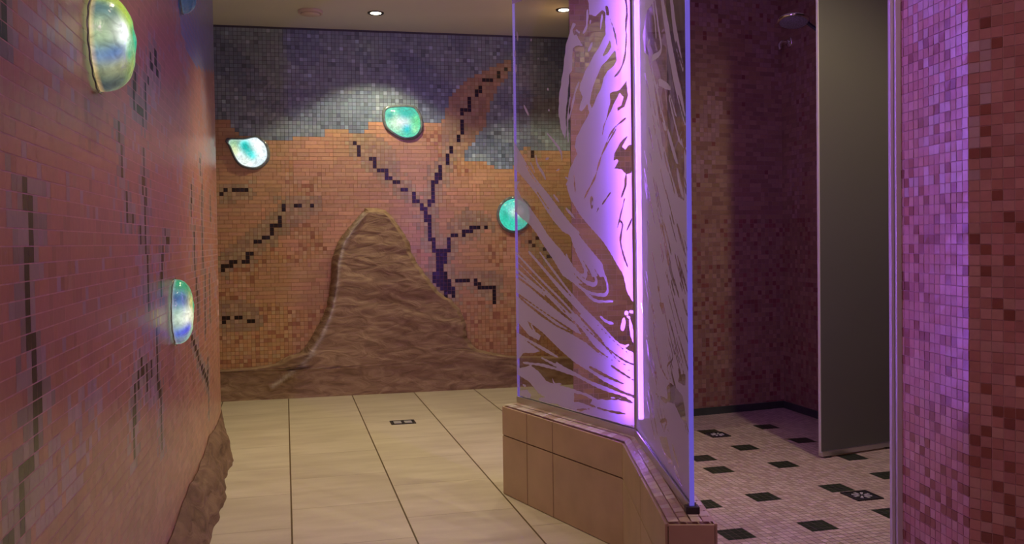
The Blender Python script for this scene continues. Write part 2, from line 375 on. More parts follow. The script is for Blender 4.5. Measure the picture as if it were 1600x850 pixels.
def back_classify(nc, nr, B, z0):
    cat = [['o']*nr for _ in range(nc)]
    for j in range(nc):
        c = (B[j]+B[j+1])*.5
        for i in range(nr):
            z = z0+(i+.5)*CELL; x, y = px((c.x, c.y, z))
            nzv = noise.noise(Vector((j*.09, i*.09, 3)))
            if inpoly(x, y, SKY) or inpoly(x, y, SKY2): k = 's' if nzv > -.08 else 'S'
            else:
                k = 'o'
                if any(inpoly(x, y, L) for L in LEAVES): k = 'l' if random.random() < .75 else 't'
                elif z < .66+.15*noise.noise(Vector((j*.05, 0, 9))) and random.random() < .85: k = 'm'
                elif nzv > .22: k = 'p'
                elif noise.noise(Vector((j*.07, i*.07, 30))) > .28: k = 'm'
            cat[j][i] = k
    bl = set()
    for (x, y) in BLACK:
        u, z = toback(x, y); bl.add((int(u/CELL), int((z-z0)/CELL)))
    for a in range(len(BLACK)):                # close hairline gaps in the trunk
        for b in range(a):
            if math.hypot(BLACK[a][0]-BLACK[b][0], BLACK[a][1]-BLACK[b][1]) < 6.8 and BLACK[a][1] > 392 and 670 < BLACK[a][0] < 712:
                u, z = toback((BLACK[a][0]+BLACK[b][0])/2, (BLACK[a][1]+BLACK[b][1])/2); bl.add((int(u/CELL), int((z-z0)/CELL)))
    for j, i in bl:
        for dj in range(-2, 3):
            for di in range(-2, 3):
                a, b = j+dj, i+di
                if 0 <= a < nc and 0 <= b < nr and cat[a][b] in 'optml' and random.random() < (.8 if abs(dj)+abs(di) < 2 else .25): cat[a][b] = 'g'
    for j, i in bl:
        if 0 <= j < nc and 0 <= i < nr: cat[j][i] = 'b'
    def colour(c, j, i):
        if c == 'b': return (.012, .010, .009)
        if c in 'sS':
            base = (.25, .33, .40) if c == 's' else (.19, .255, .35)
            cl = .5+.5*noise.noise(Vector((j*.05, i*.08, 50)))
            base = tuple(x*(.86+.28*cl) for x in base)
            r = random.random()
            if r < .06: base = tuple(x*1.5 for x in base)
            elif r < .12: base = tuple(x*.65 for x in base)
            return vary(base, .16, .05)
        if c == 'l': return vary((.42, .29, .185), .16, .05)
        if c == 't': return vary((.44, .30, .18), .2, .05)
        if c == 'g': return vary((.43, .32, .20), .2, .06)
        if c == 'p': return vary((.60, .34, .20), .10, .05)
        if c == 'm':
            return vary(random.choice(((.55, .33, .16), (.52, .29, .14), (.40, .19, .10), (.58, .38, .21), (.54, .31, .15), (.56, .34, .17))), .1, .05)
        return vary(ORANGE, .09, .05)
    return cat, colour, lambda c: 6 if c in 'op' else (2 if c == 'l' else 1)
bend = BP.xy + bdir*3.8
back, _, _ = mosaic('wall_back', [BP.xy, bend], 1, back_classify, grout='grout_blue', grout_fn=lambda c: (.085, .085, .12) if c in 'sS' else (.34, .17, .08))
tag(back, kind='structure')

# --- the curved wall on the left
LP = smooth_path([(-.42, -.9), (-.50, .0), (-.60, .75), (-.735, 1.33), (-.965, 2.28), (-1.22, 3.35), (-1.375, 4.0), (-1.525, 4.6), (-1.62, 4.92), (-1.78, 5.15), (-2.05, 5.30), (-2.6, 5.35)])
LB = resample(LP, CELL)
def toleft(x, y):
    d = ray(x, y)
    for k in range(len(LB)-1):
        a, b = LB[k], LB[k+1]
        ca = d.x*a.y-d.y*a.x; cb = d.x*b.y-d.y*b.x
        if ca*cb <= 0 and a.y > .2:
            f = ca/(ca-cb); p = a.lerp(b, f); t = p.y/d.y
            return k+f, CAM_H+t*d.z, p
    return None
LSTR = [[(2,0),(2,55)],[(40,297),(40,322)],[(46,328),(46,378)],[(48,380),(48,404)],[(40,410),(40,470)],[(42,470),(42,535)],[(55,542),(60,645)],[(52,652),(53,705)],[(47,715),(40,728),(30,735)],[(32,745),(32,835)],[(18,838),(12,850)],
 [(235,90),(238,105)],[(243,98),(246,112)],[(241,75),(243,90)],[(231,120),(231,128)],[(228,132),(227,178)],[(223,183),(223,196)],[(214,162),(220,175)],[(210,112),(210,160)],[(186,205),(187,220)],[(190,230),(191,272)],[(198,298),(199,340)],[(207,336),(208,342)],
 [(224,230),(224,300)],[(227,300),(228,395)],[(218,366),(219,378)],[(231,408),(232,475)],[(258,368),(263,372)],[(254,392),(251,460)],[(312,250),(313,272)],[(299,295),(299,335)],[(315,290),(316,350)],[(328,310),(329,345)],[(303,370),(304,415)],[(316,355),(317,415)],
 [(245,508),(246,600)],[(249,600),(252,650)],[(252,655),(252,700)],[(222,568),(223,580)],[(229,582),(229,600)],[(215,594),(216,600)],[(211,608),(211,650)],[(209,650),(209,705)],[(237,572),(237,585)],
 [(299,525),(306,545),(312,567),(320,585),(325,600),(326,648)],[(307,435),(309,485)],[(320,430),(321,520)],[(327,430),(328,500)],[(325,560),(324,600)]]
GOLD = [(240, 487), (246, 483), (245, 498), (250, 495)]
LBLUE = [(271,-60),(283,50),(293,80),(303,104),(330,112),(360,118),(360,-60)]
def left_classify(nc, nr, B, z0):
    cat = [['o']*nr for _ in range(nc)]
    for j in range(nc):
        c = (B[j]+B[j+1])*.5
        for i in range(nr):
            z = z0+(i+.5)*CELL
            k = 'o'
            if c.y > .3:
                x, y = px((c.x, c.y, z))
                if (inpoly(x, y, LBLUE) and c.y > 2.2) or (c.y > 4.9 and z > 1.9): k = 's'
            if k == 'o':
                a = noise.noise(Vector((j*.06, i*.10, 77)))
                if z < .62+.2*noise.noise(Vector((j*.04, 0, 5))): k = 'm'
                elif a > .25 and random.random() < .6: k = 'v'
                elif random.random() < .05: k = 'v'
                elif random.random() < .12: k = 'm'
            cat[j][i] = k
    bl = set(); gd = set()
    for s in LSTR:
        for a, b in zip(s[:-1], s[1:]):
            L = max(abs(b[0]-a[0]), abs(b[1]-a[1])); n = int(L/2)+1
            for q in range(n+1):
                r = toleft(a[0]+(b[0]-a[0])*q/n, a[1]+(b[1]-a[1])*q/n)
                if r: bl.add((int(r[0]), int((r[1]-z0)/CELL)))
    for g in GOLD:
        r = toleft(*g)
        if r: gd.add((int(r[0]), int((r[1]-z0)/CELL)))
    for j, i in bl:
        for dj in range(-3, 4):
            for di in range(-1, 2):
                a, b = j+dj, i+di
                if 0 <= a < nc and 0 <= b < nr and cat[a][b] in 'omv' and random.random() < (.7 if abs(dj) < 2 else .16): cat[a][b] = 'g'
    for S, k in ((bl, 'b'), (gd, 'y')):
        for j, i in S:
            if 0 <= j < nc and 0 <= i < nr: cat[j][i] = k
    def colour(c, j, i):
        if c == 'b': return (.014, .011, .012)
        if c == 'y': return (.62, .50, .10)
        if c == 's': return vary((.25, .29, .52), .12, .05)
        if c == 'g': return vary(random.choice(((.34, .26, .25), (.40, .30, .29), (.28, .21, .20))), .12)
        if c == 'v': return vary((.46, .30, .34), .10)
        if c == 'm': return vary(random.choice(((.47, .21, .145), (.41, .18, .13), (.49, .26, .18))), .10, .04)
        return vary((.50, .22, .165), .07, .04)
    return cat, colour, lambda c: 6 if c == 'o' else (2 if c in 'mg' else 1)
left, LBB, LNN = mosaic('wall_left', LP, 1, left_classify, grout='grout_light', rise=.0004, gap=.0021, vgap=.0008, fit=False)
tag(left, kind='structure')

# --- pinkish brown mosaic used in the shower and on the right
def shower_classify(nc, nr, B, z0, pal=((.27, .16, .09), (.23, .13, .08), (.31, .19, .12)), darkp=.10, low_h=1.15):
    cat = [['o']*nr for _ in range(nc)]
    off = random.random()*50
    for j in range(nc):
        for i in range(nr):
            z = z0+i*CELL; a = noise.noise(Vector((j*.10, i*.07, off)))
            low = z < low_h
            if low: k = 'd' if random.random() < .18 else 'm'
            else: k = 'd' if random.random() < darkp*.5 and a > 0 else ('v' if (a > .2 and random.random() < .5) else 'o')
            cat[j][i] = k
    def colour(c, j, i):
        if c == 'd': return vary((.21, .075, .05), .15)
        if c == 'v': return vary((.31, .19, .15), .14)
        return vary(random.choice(pal), .08, .04)
    return cat, colour, lambda c: 3 if c == 'o' else 1
# dividing block behind the glass
DA = Vector((.312, 4.65)); DB_ = Vector((.8366, 4.78)); e2 = Vector((-.2195, .9756)).normalized()*-1
dback = Vector((.22, .975)).normalized()
DC = DB_+dback*.62; DD = Vector((.52, back_y(.52)-.0))
div, _, _ = mosaic('wall_divider', [DA, DB_], 1, lambda a, b, c, d: shower_classify(a, b, c, d, ((.42, .25, .15), (.38, .22, .13), (.46, .28, .17)), .02, 0), grout='grout_pink')
tag(div, kind='structure')
d2, _, _ = mosaic('wall_divider', [DD, DA], 1, lambda a, b, c, d: shower_classify(a, b, c, d), grout='grout_dark'); tag(d2, kind='structure')
d3, _, _ = mosaic('wall_divider', [DB_, DC], 1, lambda a, b, c, d: shower_classify(a, b, c, d), grout='grout_dark'); tag(d3, kind='structure')
SA = Vector((.85, 5.253-.2*.37)); SCn = atz(1225, 637).xy; SR = Vector((2.62, 2.42))
sdir = (SCn-Vector((1.05, 5.253))).normalized(); SA = SCn - sdir*.85
rdir = (Vector((1.762, 5.086))-SCn).normalized(); SR = SCn+rdir*3.4
sb, _, _ = mosaic('wall_shower_back', [SA, SCn], 1, lambda a, b, c, d: shower_classify(a, b, c, d), grout='grout_dark'); tag(sb, kind='structure')
sr, _, _ = mosaic('wall_shower_right', [SCn, SR], 1, lambda a, b, c, d: shower_classify(a, b, c, d), grout='grout_dark'); tag(sr, kind='structure')
# right foreground wall: end return, long face, turned near face
RA = Vector((1.136, 2.62)); RC = Vector((1.164, 2.28)); RD = RC+Vector((.669, -.743))*1.3
RPAL = ((.50, .25, .22), (.45, .21, .18), (.54, .30, .26))
def rc(a, b, c, d):
    cat, _, mr = shower_classify(a, b, c, d, RPAL, .25)
    def colour(k, j, i):
        if k == 'd': return vary((.28, .10, .07), .15)
        if k == 'v': return vary((.56, .40, .42), .12)
        return vary(random.choice(RPAL), .09, .04)
    return cat, colour, lambda c: 1
r1, _, _ = mosaic('wall_right', [RA, RC], 1, rc, grout='grout_pink', sides=True); tag(r1, kind='structure')
r2, _, _ = mosaic('wall_right', [RC, RD], 1, rc, grout='grout_pink', sides=True); tag(r2, kind='structure')
mb = MB(); r0 = Vector((1.16, 2.625)); mb.prism([(1.145, 2.6), (1.17, 2.285), (1.30, 2.14), (1.9, 1.5), (2.5, 1.5), (2.5, 2.6)], 0, H)
core = mb.build('wall_right', M['grout_dark']); tag(core, kind='structure')
mb = MB(); mb.prism([(DA.x+.02, DA.y+.02), (DB_.x-.01, DB_.y+.01), (DC.x-.01, DC.y), (DD.x+.02, DD.y-.01)], 0, H)
core2 = mb.build('wall_divider', M['grout_dark']); tag(core2, kind='structure')
# room shell outside the view
mb = MB(); mb.quad((-.42, -.9, 0), (-.42, -1.2, 0), (-.42, -1.2, H), (-.42, -.9, H)); mb.quad((-.42, -1.2, 0), (2.6, -1.2, 0), (2.6, -1.2, H), (-.42, -1.2, H))
mb.quad((2.5, -1.2, 0), (2.5, 2.6, 0), (2.5, 2.6, H), (2.5, -1.2, H))
o = mb.build('wall_rear', simple('rear_wall_plaster', (.45, .27, .22), .7, noise_amt=.1)); tag(o, kind='structure')
mb = MB(); mb.quad((-3.2, -1.4, H), (3.2, -1.4, H), (3.2, 7.2, H), (-3.2, 7.2, H)); o = mb.build('ceiling', M['ceiling']); tag(o, kind='structure')
# thin cornice strips that close the mosaic against the ceiling
mb = MB(); mb.quad((-3.2, -1.4, 0), (3.2, -1.4, 0), (3.2, 7.2, 0), (-3.2, 7.2, 0)); o = mb.build('floor', M['hall_floor']); tag(o, kind='structure')

# metal edge profile where the right wall begins
mb = MB(); mb.prism([(1.121, 2.612), (1.152, 2.606), (1.154, 2.622), (1.123, 2.634)], 0, H)
mb.prism([(1.113, 2.630), (1.122, 2.628), (1.124, 2.650), (1.115, 2.652)], 0, H)
o = mb.build('trim_1', M['satin'], bevel=.002); tag(o, kind='structure')

# ------------------------------------------------------------ shower floor mosaic
ang = math.radians(14.2); E1 = Vector((math.cos(ang), math.sin(ang))); E2 = Vector((-math.sin(ang), math.cos(ang)))
SQ = [atz(a, b).xy for a, b in [(1195,667.6),(1253,689.7),(1164,700.9),(1110,676),(1125.9,734.4),(1227,727),(1096,716),(1192.6,775.9),(1301,763),(1149,836),(1274,821),(1330,716),(1386,744),(1392,803),(1098,790)]]
FC = .0272
sq_cells = set()
for s in SQ:
    cu, cv = round(s.dot(E1)/FC-2), round(s.dot(E2)/FC-2)
    for a in range(4):
        for b in range(4): sq_cells.add((cu+a, cv+b))
poly = [(.40, -1.15), (.40, 3.03), (.84, 4.79), (DC.x, DC.y), (SA.x, SA.y), (SCn.x, SCn.y), (2.49, 2.62), (2.49, -1.15)]
vs = []; fs = []; cols = []; mi = []
us = [Vector(p).dot(E1) for p in poly]; ts = [Vector(p).dot(E2) for p in poly]
for a in range(int(min(us)/FC)-1, int(max(us)/FC)+2):
    for b in range(int(min(ts)/FC)-1, int(max(ts)/FC)+2):
        c = E1*((a+.5)*FC)+E2*((b+.5)*FC)
        if c.y < 1.2 or not inpoly(c.x, c.y, poly): continue
        n = len(vs)
        for (da, db) in ((0, 0), (1, 0), (1, 1), (0, 1)):
            p = E1*((a+da)*FC)+E2*((b+db)*FC); vs.append((p.x, p.y, .001))
        fs.append((n, n+1, n+2, n+3)); mi.append(1); cols.append((.3, .3, .3))
        n = len(vs); gg = .045
        for (da, db) in ((gg, gg), (1-gg, gg), (1-gg, 1-gg), (gg, 1-gg)):
            p = E1*((a+da)*FC)+E2*((b+db)*FC); vs.append((p.x, p.y, .0028+random.uniform(-.0003, .0003)))
        fs.append((n, n+1, n+2, n+3)); mi.append(0)
        if (a, b) in sq_cells: cols.append(vary((.022, .034, .016), .3))
        else: cols.append(vary(random.choice(((.50, .40, .29), (.55, .45, .34), (.46, .35, .26), (.58, .46, .36))), .07))
o = mesh('floor', vs, fs, [M['tile_floor'], M['grout_floor']], mi=mi, cols=cols); tag(o, kind='structure')
# dark skirting in the shower
def skirting(name, a, b, h=.045, t=.012):
    d = (b-a).normalized(); n = Vector((d.y, -d.x)); mb = MB()
    mb.prism([a, b, b+n*t, a+n*t], .001, h); o = mb.build(name, M['black_tile'], bevel=.002); tag(o, kind='structure')
skirting('baseboard_back', SA, SCn); skirting('baseboard_right', SCn, SR)

# ------------------------------------------------------------ rock relief
def rock_mound():
    """sculpted mound on the far wall, in wall coordinates (u along, z up, h out)"""
    Lo = [(330,579),(350,578),(400,573),(430,568),(450,556),(470,550),(482,535),(490,520),(503,498),(510,480),(515,455),(518,430),(517,412),(520,400),(524,388),(530,375),(538,364),(550,350),(560,338),(570,329)]
    Ro = [(588,325),(600,328),(608,334),(615,342),(622,350),(628,360),(634,370),(640,378),(642,392),(648,405),(656,417),(665,428),(674,442),(685,455),(697,465),(705,468),(713,478),(720,485),(727,505),(729,518),(730,530),(738,538),(745,545),(760,549),(775,552),(800,556),(860,556),(900,558)]
    L = sorted([(toback(*p)[1], toback(*p)[0]) for p in Lo]); R = sorted([(toback(*p)[1], toback(*p)[0]) for p in Ro])
    for i in range(1, len(L)): L[i] = (max(L[i][0], L[i-1][0]+1e-4), max(L[i][1], L[i-1][1]))
    for i in range(1, len(R)): R[i] = (max(R[i][0], R[i-1][0]+1e-4), min(R[i][1], R[i-1][1]))
    lz, lu = zip(*L); rz, ru = zip(*R)
    zt = max(lz[-1], rz[-1]); z_l = lz[0]; z_r = rz[0]
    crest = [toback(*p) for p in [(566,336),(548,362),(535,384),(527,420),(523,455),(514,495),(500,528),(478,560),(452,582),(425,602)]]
    NR, NC = 150, 170
    vs = []; cols = []
    for a in range(NR+1):
        z = zt*a/NR
        uL = np.interp(z, lz, lu) if z > z_l else .25
        uR = np.interp(z, rz, ru) if z > z_r else 3.30
        if z > z_l: uL = float(uL)
        uL += .006*noise.noise(Vector((z*30, 1, 0))); uR += .010*noise.noise(Vector((z*25, 8, 0)))
        for b in range(NC+1):
            s = b/NC; u = uL+(uR-uL)*s
            # distance to the outline, taking the sloping shoulders into account
            d = max(0, min(u-uL, uR-u, (zt-z)*1.2))
            edge = min(1, d/.04)**.6
            prof = .070+.035*math.sin(min(1, max(0, (1-z/zt)))*math.pi)
            wob = noise.noise(Vector((u*1.1, z*6+u*.5, 0)))*.018 + noise.noise(Vector((u*2.6+z*2, z*14+u*2.5, 4)))*.011 + noise.noise(Vector((u*8+z*6, z*30+3*noise.noise(Vector((u*3, z*3, 1))), 8)))*.005 + abs(noise.noise(Vector((u*4, z*20-u*3, 12))))*.006
            h = .006+edge*(prof+wob)
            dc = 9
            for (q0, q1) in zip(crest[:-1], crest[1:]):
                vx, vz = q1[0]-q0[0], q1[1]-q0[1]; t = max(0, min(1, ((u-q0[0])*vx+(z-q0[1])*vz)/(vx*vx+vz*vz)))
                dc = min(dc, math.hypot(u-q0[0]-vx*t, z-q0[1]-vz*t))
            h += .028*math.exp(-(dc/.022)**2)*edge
            if z < .10: h = h*(z/.10)**.5+.078*(1-(z/.10)**.5)
            h = max(h, .004)
            p = BP.xy+bdir*u; n = Vector((bN.x, bN.y))
            vs.append((p.x+n.x*h, p.y+n.y*h, z))
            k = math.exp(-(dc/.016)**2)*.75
            cols.append((1+k*.5, 1+k*.95, 1+k*1.9))  # edge highlight along the crest put into the vertex colour, lighter and bluer
    fs = []
    for a in range(NR):
        for b in range(NC):
            n = a*(NC+1)+b; fs.append((n, n+1, n+NC+2, n+NC+1))
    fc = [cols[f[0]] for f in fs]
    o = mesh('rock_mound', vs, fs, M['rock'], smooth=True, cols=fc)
    tag(o, 'tall brown sculpted rock mound rising from the floor on the far mosaic wall', 'rock relief')
rock_mound()
def rock_skirting():
    vs = []; NCr = 12; S = [k for k in range(0, len(LB), 1)]
    # outer foot traced from the floor joint, measured as distance from the wall
    for k in S:
        b = LB[k]; t = (LB[min(k+1, len(LB)-1)]-LB[max(k-1, 0)]).normalized(); n = Vector((t.y, -t.x))
        y = b.y
        wd = .085+.040*noise.noise(Vector((y*2.1, 2, 0)))+.022*noise.noise(Vector((y*7, 6, 0)))+.004*noise.noise(Vector((y*21, 6, 0)))
        ht = .15+.05*noise.noise(Vector((y*1.6, 20, 0)))+.015*noise.noise(Vector((y*8, 26, 0)))
        if y > 4.3: wd *= max(.25, 1-(y-4.3)/.7); ht *= 1.0
        for q in range(NCr+1):
            f = q/NCr
            out = wd*(f**.8)+.012*math.sin(f*math.pi)*noise.noise(Vector((y*3, f*3, 1)))*2+.003
            z = ht*(1-f)**.85*(1)
            vs.append((b.x+n.x*out, b.y+n.y*out, max(0, z)))
    fs = []
    for a in range(len(S)-1):
        for q in range(NCr):
            n = a*(NCr+1)+q; fs.append((n, n+1, n+NCr+2, n+NCr+1))
    o = mesh('baseboard_left', vs, fs, M['rock'], smooth=True, cols=[(.58, .50, .52)]*len(fs)); tag(o, kind='structure')
rock_skirting()

# ------------------------------------------------------------ low tiled wall under the glass
LH = .37
A0 = Vector((-.045, 3.70)); A1 = Vector((.367, 2.993)); A2 = Vector((.365, 2.137)); A3 = Vector((.478, 2.133))
A4 = Vector((.478, 3.24)); A5 = Vector((.085, 3.80))
PL = empty('low_partition_wall', (.2, 2.9, 0))
tag(PL, 'low angled wall clad in tan stone tiles carrying the etched glass screen', 'low wall')
M['clad'] = simple('tan_stone_tile', (.47, .335, .215), .42, noise_amt=.10, scale=7, bump=.1)
M['joint'] = simple('brown_joint', (.15, .09, .05), .8)
mb = MB(); mb.prism([A0, A5, A4, A3, A2, A1], 0, LH-.012); mb.build('wall_body', M['joint'], PL)
def clad(a, b, cuts, zs, name='tile_cladding'):
    d = (b-a).normalized(); n = Vector((d.y, -d.x)); L = (b-a).length; mb = MB(); g = .0022
    cs = [0]+[c*L for c in cuts]+[L]
    for zi in range(len(zs)-1):
        for i in range(len(cs)-1):
            p, q = a+d*(cs[i]+g), a+d*(cs[i+1]-g); t = n*.006
            mb.prism([p+t, q+t, q-n*.002, p-n*.002][::-1], zs[zi]+g, zs[zi+1]-g)
    return mb.build(name, M['clad'], PL, bevel=.0012)
mid = .375-.125
clad(A0, A1, [.24, .47], [0, .245, LH-.004])
clad(A1, A2, [.5, ], [0, .245, LH-.004])
clad(A2, A3, [], [0, .245, LH-.004])
clad(A3, A4, [.35, .7], [0, .245, LH-.004]); clad(A4, A5, [.35, .7], [0, .245, LH-.004]); clad(A5, A0, [], [0, .245, LH-.004])
# top: one row of small mosaic tiles each side of the glass
def cap():
    vs = []; fs = []; cols = []; mi = []
    def quad(p, c, m_): 
        n = len(vs); vs.extend(p); fs.append((n, n+1, n+2, n+3)); cols.append(c); mi.append(m_)
    for (oa, ob, ia, ib) in ((A0, A1, A5, A4), (A1, A2, A4, A3)):
        quad([(*oa, LH-.011), (*ob, LH-.011), (*ib, LH-.011), (*ia, LH-.011)], (.3, .3, .3), 1)
        L = (ob-oa).length; n = int(L/.034)
        for i in range(n):
            for r in range(4):
                f0, f1 = (i+.05)/n, (i+.95)/n; g0, g1 = (r+.06)/4, (r+.94)/4
                def P(f, g): return tuple(oa.lerp(ob, f).lerp(ia.lerp(ib, f), g))+(LH+random.uniform(-.0004, .0004),)
                quad([P(f0, g0), P(f1, g0), P(f1, g1), P(f0, g1)], vary(random.choice(((.58, .46, .40), (.48, .34, .27), (.66, .56, .50))), .1), 0)
    mesh('mosaic_cap', vs, fs, [M['tile'], M['grout_pink']], PL, mi=mi, cols=cols)['label'] = 'row of small pale mosaic tiles on top'
cap()

# ------------------------------------------------------------ etched glass screen
G0 = Vector((.016, 3.752)); G1 = Vector((.418, 3.060)); G2 = Vector((.432, 2.205)); GT = H-.03; GB = LH+.012
SCR = empty('glass_screen', (G1.x, G1.y, LH))
tag(SCR, 'frameless angled glass screen etched with swirling frosted marbling and glowing violet', 'glass screen')
def panel(a, b, nm='glass_pane', t=.010):
    d = (b-a).normalized(); n = Vector((d.y, -d.x)); mb = MB()
    mb.prism([a, b, b-n*t, a-n*t], GB, GT); return mb.build(nm, M['glass'], SCR)
dA = (G1-G0).normalized(); dB = (G2-G1).normalized()
p1 = panel(G0, G1-dA*.006); p2 = panel(G1+dB*.008, G2)
# edge strips with their own emission, standing in for light guided through the glass
def strip(a, d, t, wdt, m_, nm, lab=None):
    n = Vector((d.y, -d.x)); mb = MB(); mb.prism([a+n*.0006, a+d*wdt+n*.0006, a+d*wdt-n*(t+.0006), a-n*(t+.0006)], GB+.002, GT)
    o = mb.build(nm, m_, SCR)
    if lab: o['label'] = lab
strip(G2, dB, .010, .0035, M['edge'], 'polished_edge', 'glowing blue violet glass edge')
strip(G0-dA*.002, dA, .010, .002, M['edge_dim'], 'polished_edge', 'faint violet glass edge')
# corner strip, bottom channel, end clamp
mb = MB(); mb.prism([G1+Vector((-.006, .002)), G1+Vector((.000, -.006)), G1+Vector((.008, -.005)), G1+Vector((.005, .009))], GB, GT)
mb.build('corner_profile', M['alu'], SCR)
mb = MB()
for a, b in ((G0, G1), (G1, G2)):
    d = (b-a).normalized(); n = Vector((d.y, -d.x)); 
    mb.prism([a+n*.006, b+n*.006, b+n*.0008, a+n*.0008], LH, LH+.026); mb.prism([a-n*.0108, b-n*.0108, b-n*.016, a-n*.016], LH, LH+.026)
    mb.prism([a, b, b-n*.010, a-n*.010], LH, LH+.010)
mb.build('bottom_channel', M['alu'], SCR, bevel=.001)
mb = MB(); d = dB; n = Vector((d.y, -d.x)); c = G2-d*.012
mb.prism([c+n*.012, c+d*.026+n*.012, c+d*.026-n*.022, c-n*.022], LH, LH+.018); mb.build('end_clamp', M['dark_metal'], SCR, bevel=.002)

# frosted pattern: a field painted with strokes and patches, then contoured into a thin etched skin
class Field:
    def __init__(s, a, b, res):
        s.a = a; s.b = b; s.d = (b-a).normalized(); s.L = (b-a).length; s.res = res
        s.nrm = Vector((s.d.y, -s.d.x, 0))
        s.nu = int(s.L/res); s.nz = int((GT-GB-.03)/res); s.z0 = GB+.02
        s.F = np.full((s.nz+1, s.nu+1), -.02)
        s.U, s.Z = np.meshgrid(np.arange(s.nu+1)*s.L/s.nu, s.z0+np.arange(s.nz+1)*res)
        s.X = np.array([[0]]) 
    def P(s, pts):
        out = []
        for x, y in pts:
            q = onplane(x, y, Vector((s.a.x, s.a.y, 0)), s.nrm); out.append(((q.xy-s.a).dot(s.d), q.z))
        return out
    def seg(s, p, q, U, Z):
        vx, vz = q[0]-p[0], q[1]-p[1]; l = vx*vx+vz*vz+1e-12
        t = np.clip(((U-p[0])*vx+(Z-p[1])*vz)/l, 0, 1)
        return np.hypot(U-p[0]-vx*t, Z-p[1]-vz*t), t
    def box(s, pts, m):
        xs = [p[0] for p in pts]; zs = [p[1] for p in pts]
        i0 = max(0, int((min(zs)-m-s.z0)/s.res)); i1 = min(s.nz+1, int((max(zs)+m-s.z0)/s.res)+2)
        k = s.nu/s.L; j0 = max(0, int((min(xs)-m)*k)); j1 = min(s.nu+1, int((max(xs)+m)*k)+2)
        return slice(i0, max(i0, i1)), slice(j0, max(j0, j1))
    def stroke(s, sign, pts, wpx, scale):
        Q = s.P(pts); n = len(Q)
        # smooth the centre line
        Qs = [tuple(v) for v in smooth_path([Vector(q) for q in Q], 5)]
        m = wpx/scale/F_PX*3.6; 
        sl = s.box(Qs, m+.03); U = s.U[sl]; Z = s.Z[sl]
        if U.size == 0: return
        best = np.full(U.shape, -9.)
        N_ = len(Qs)-1
        for i in range(N_):
            dd, t = s.seg(Qs[i], Qs[i+1], U, Z); f = (i+t)/N_
            wd = m*.5*np.clip(1.15*np.sin(np.pi*(.12+.80*f))+.15, .2, 1.1)
            best = np.maximum(best, wd-dd)
        if sign > 0: s.F[sl] = np.maximum(s.F[sl], best)
        else: s.F[sl] = np.minimum(s.F[sl], -best)
    def patch(s, sign, pts):
        Q = s.P(pts); sl = s.box(Q, .03); U = s.U[sl]; Z = s.Z[sl]
        if U.size == 0: return
        ins = np.zeros(U.shape, bool); dist = np.full(U.shape, 9.)
        for i in range(len(Q)):
            p, q = Q[i], Q[(i+1) % len(Q)]
            dd, _ = s.seg(p, q, U, Z); dist = np.minimum(dist, dd)
            if abs(q[1]-p[1]) > 1e-9:
                c = ((p[1] > Z) != (q[1] > Z)) & (U < (q[0]-p[0])*(Z-p[1])/(q[1]-p[1])+p[0]); ins ^= c
        sd = np.where(ins, dist, -dist)
        if sign > 0: s.F[sl] = np.maximum(s.F[sl], sd)
        else: s.F[sl] = np.minimum(s.F[sl], -sd)
    def build(s, off=.0006):
        F = s.F.copy()
        # a little waviness so that edges look hand etched
        F += .0012*np.sin(s.Z*90+s.U*40)+.0008*np.sin(s.Z*210-s.U*160)
        du = s.L/s.nu; vs = []; fs = []; n3 = s.nrm
        def V(u, z): 
            p = s.a+s.d*u; vs.append((p.x+n3.x*off, p.y+n3.y*off, z)); return len(vs)-1
        I = F > 0
        for i in range(s.nz):
            j = 0; z = s.z0+i*s.res
            cnt = I[i, :-1].astype(int)+I[i, 1:]+I[i+1, :-1]+I[i+1, 1:]
            while j < s.nu:
                c = cnt[j]
                if c == 0: j += 1; continue
                if c == 4:
                    k = j
                    while k < s.nu and cnt[k] == 4: k += 1
                    fs.append((V(j*du, z), V(k*du, z), V(k*du, z+s.res), V(j*du, z+s.res))); j = k; continue
                cor = ((j, i), (j+1, i), (j+1, i+1), (j, i+1)); pl = []
                for e in range(4):
                    (ja, ia), (jb, ib) = cor[e], cor[(e+1) % 4]; fa, fb = F[ia, ja], F[ib, jb]
                    if fa > 0: pl.append((ja*du, s.z0+ia*s.res))
                    if (fa > 0) != (fb > 0):
                        t = fa/(fa-fb); pl.append(((ja+(jb-ja)*t)*du, s.z0+(ia+(ib-ia)*t)*s.res))
                if len(pl) >= 3: fs.append(tuple(V(*p) for p in pl))
                j += 1
        o = mesh('frosted_etching', vs, fs, M['frost'], SCR); o['label'] = 'frosted marbled swirls'; return o
def z_(o, s, pts): return [(o[0]+a/s, o[1]+b/s) for a, b in pts]
f1 = Field(G0, G1-dA*.008, .0042)
A = ((860, 0), 3.7); Bz = ((860, 200), 3.7); Cz = ((790, 200), 3.695); Dz = ((790, 400), 3.27); Ez = ((780, 0), 2.5)
def P_(sg, zz, pts): f1.patch(sg, z_(zz[0], zz[1], pts))
def S_(sg, zz, pts, wd): f1.stroke(sg, z_(zz[0], zz[1], pts), wd, zz[1])
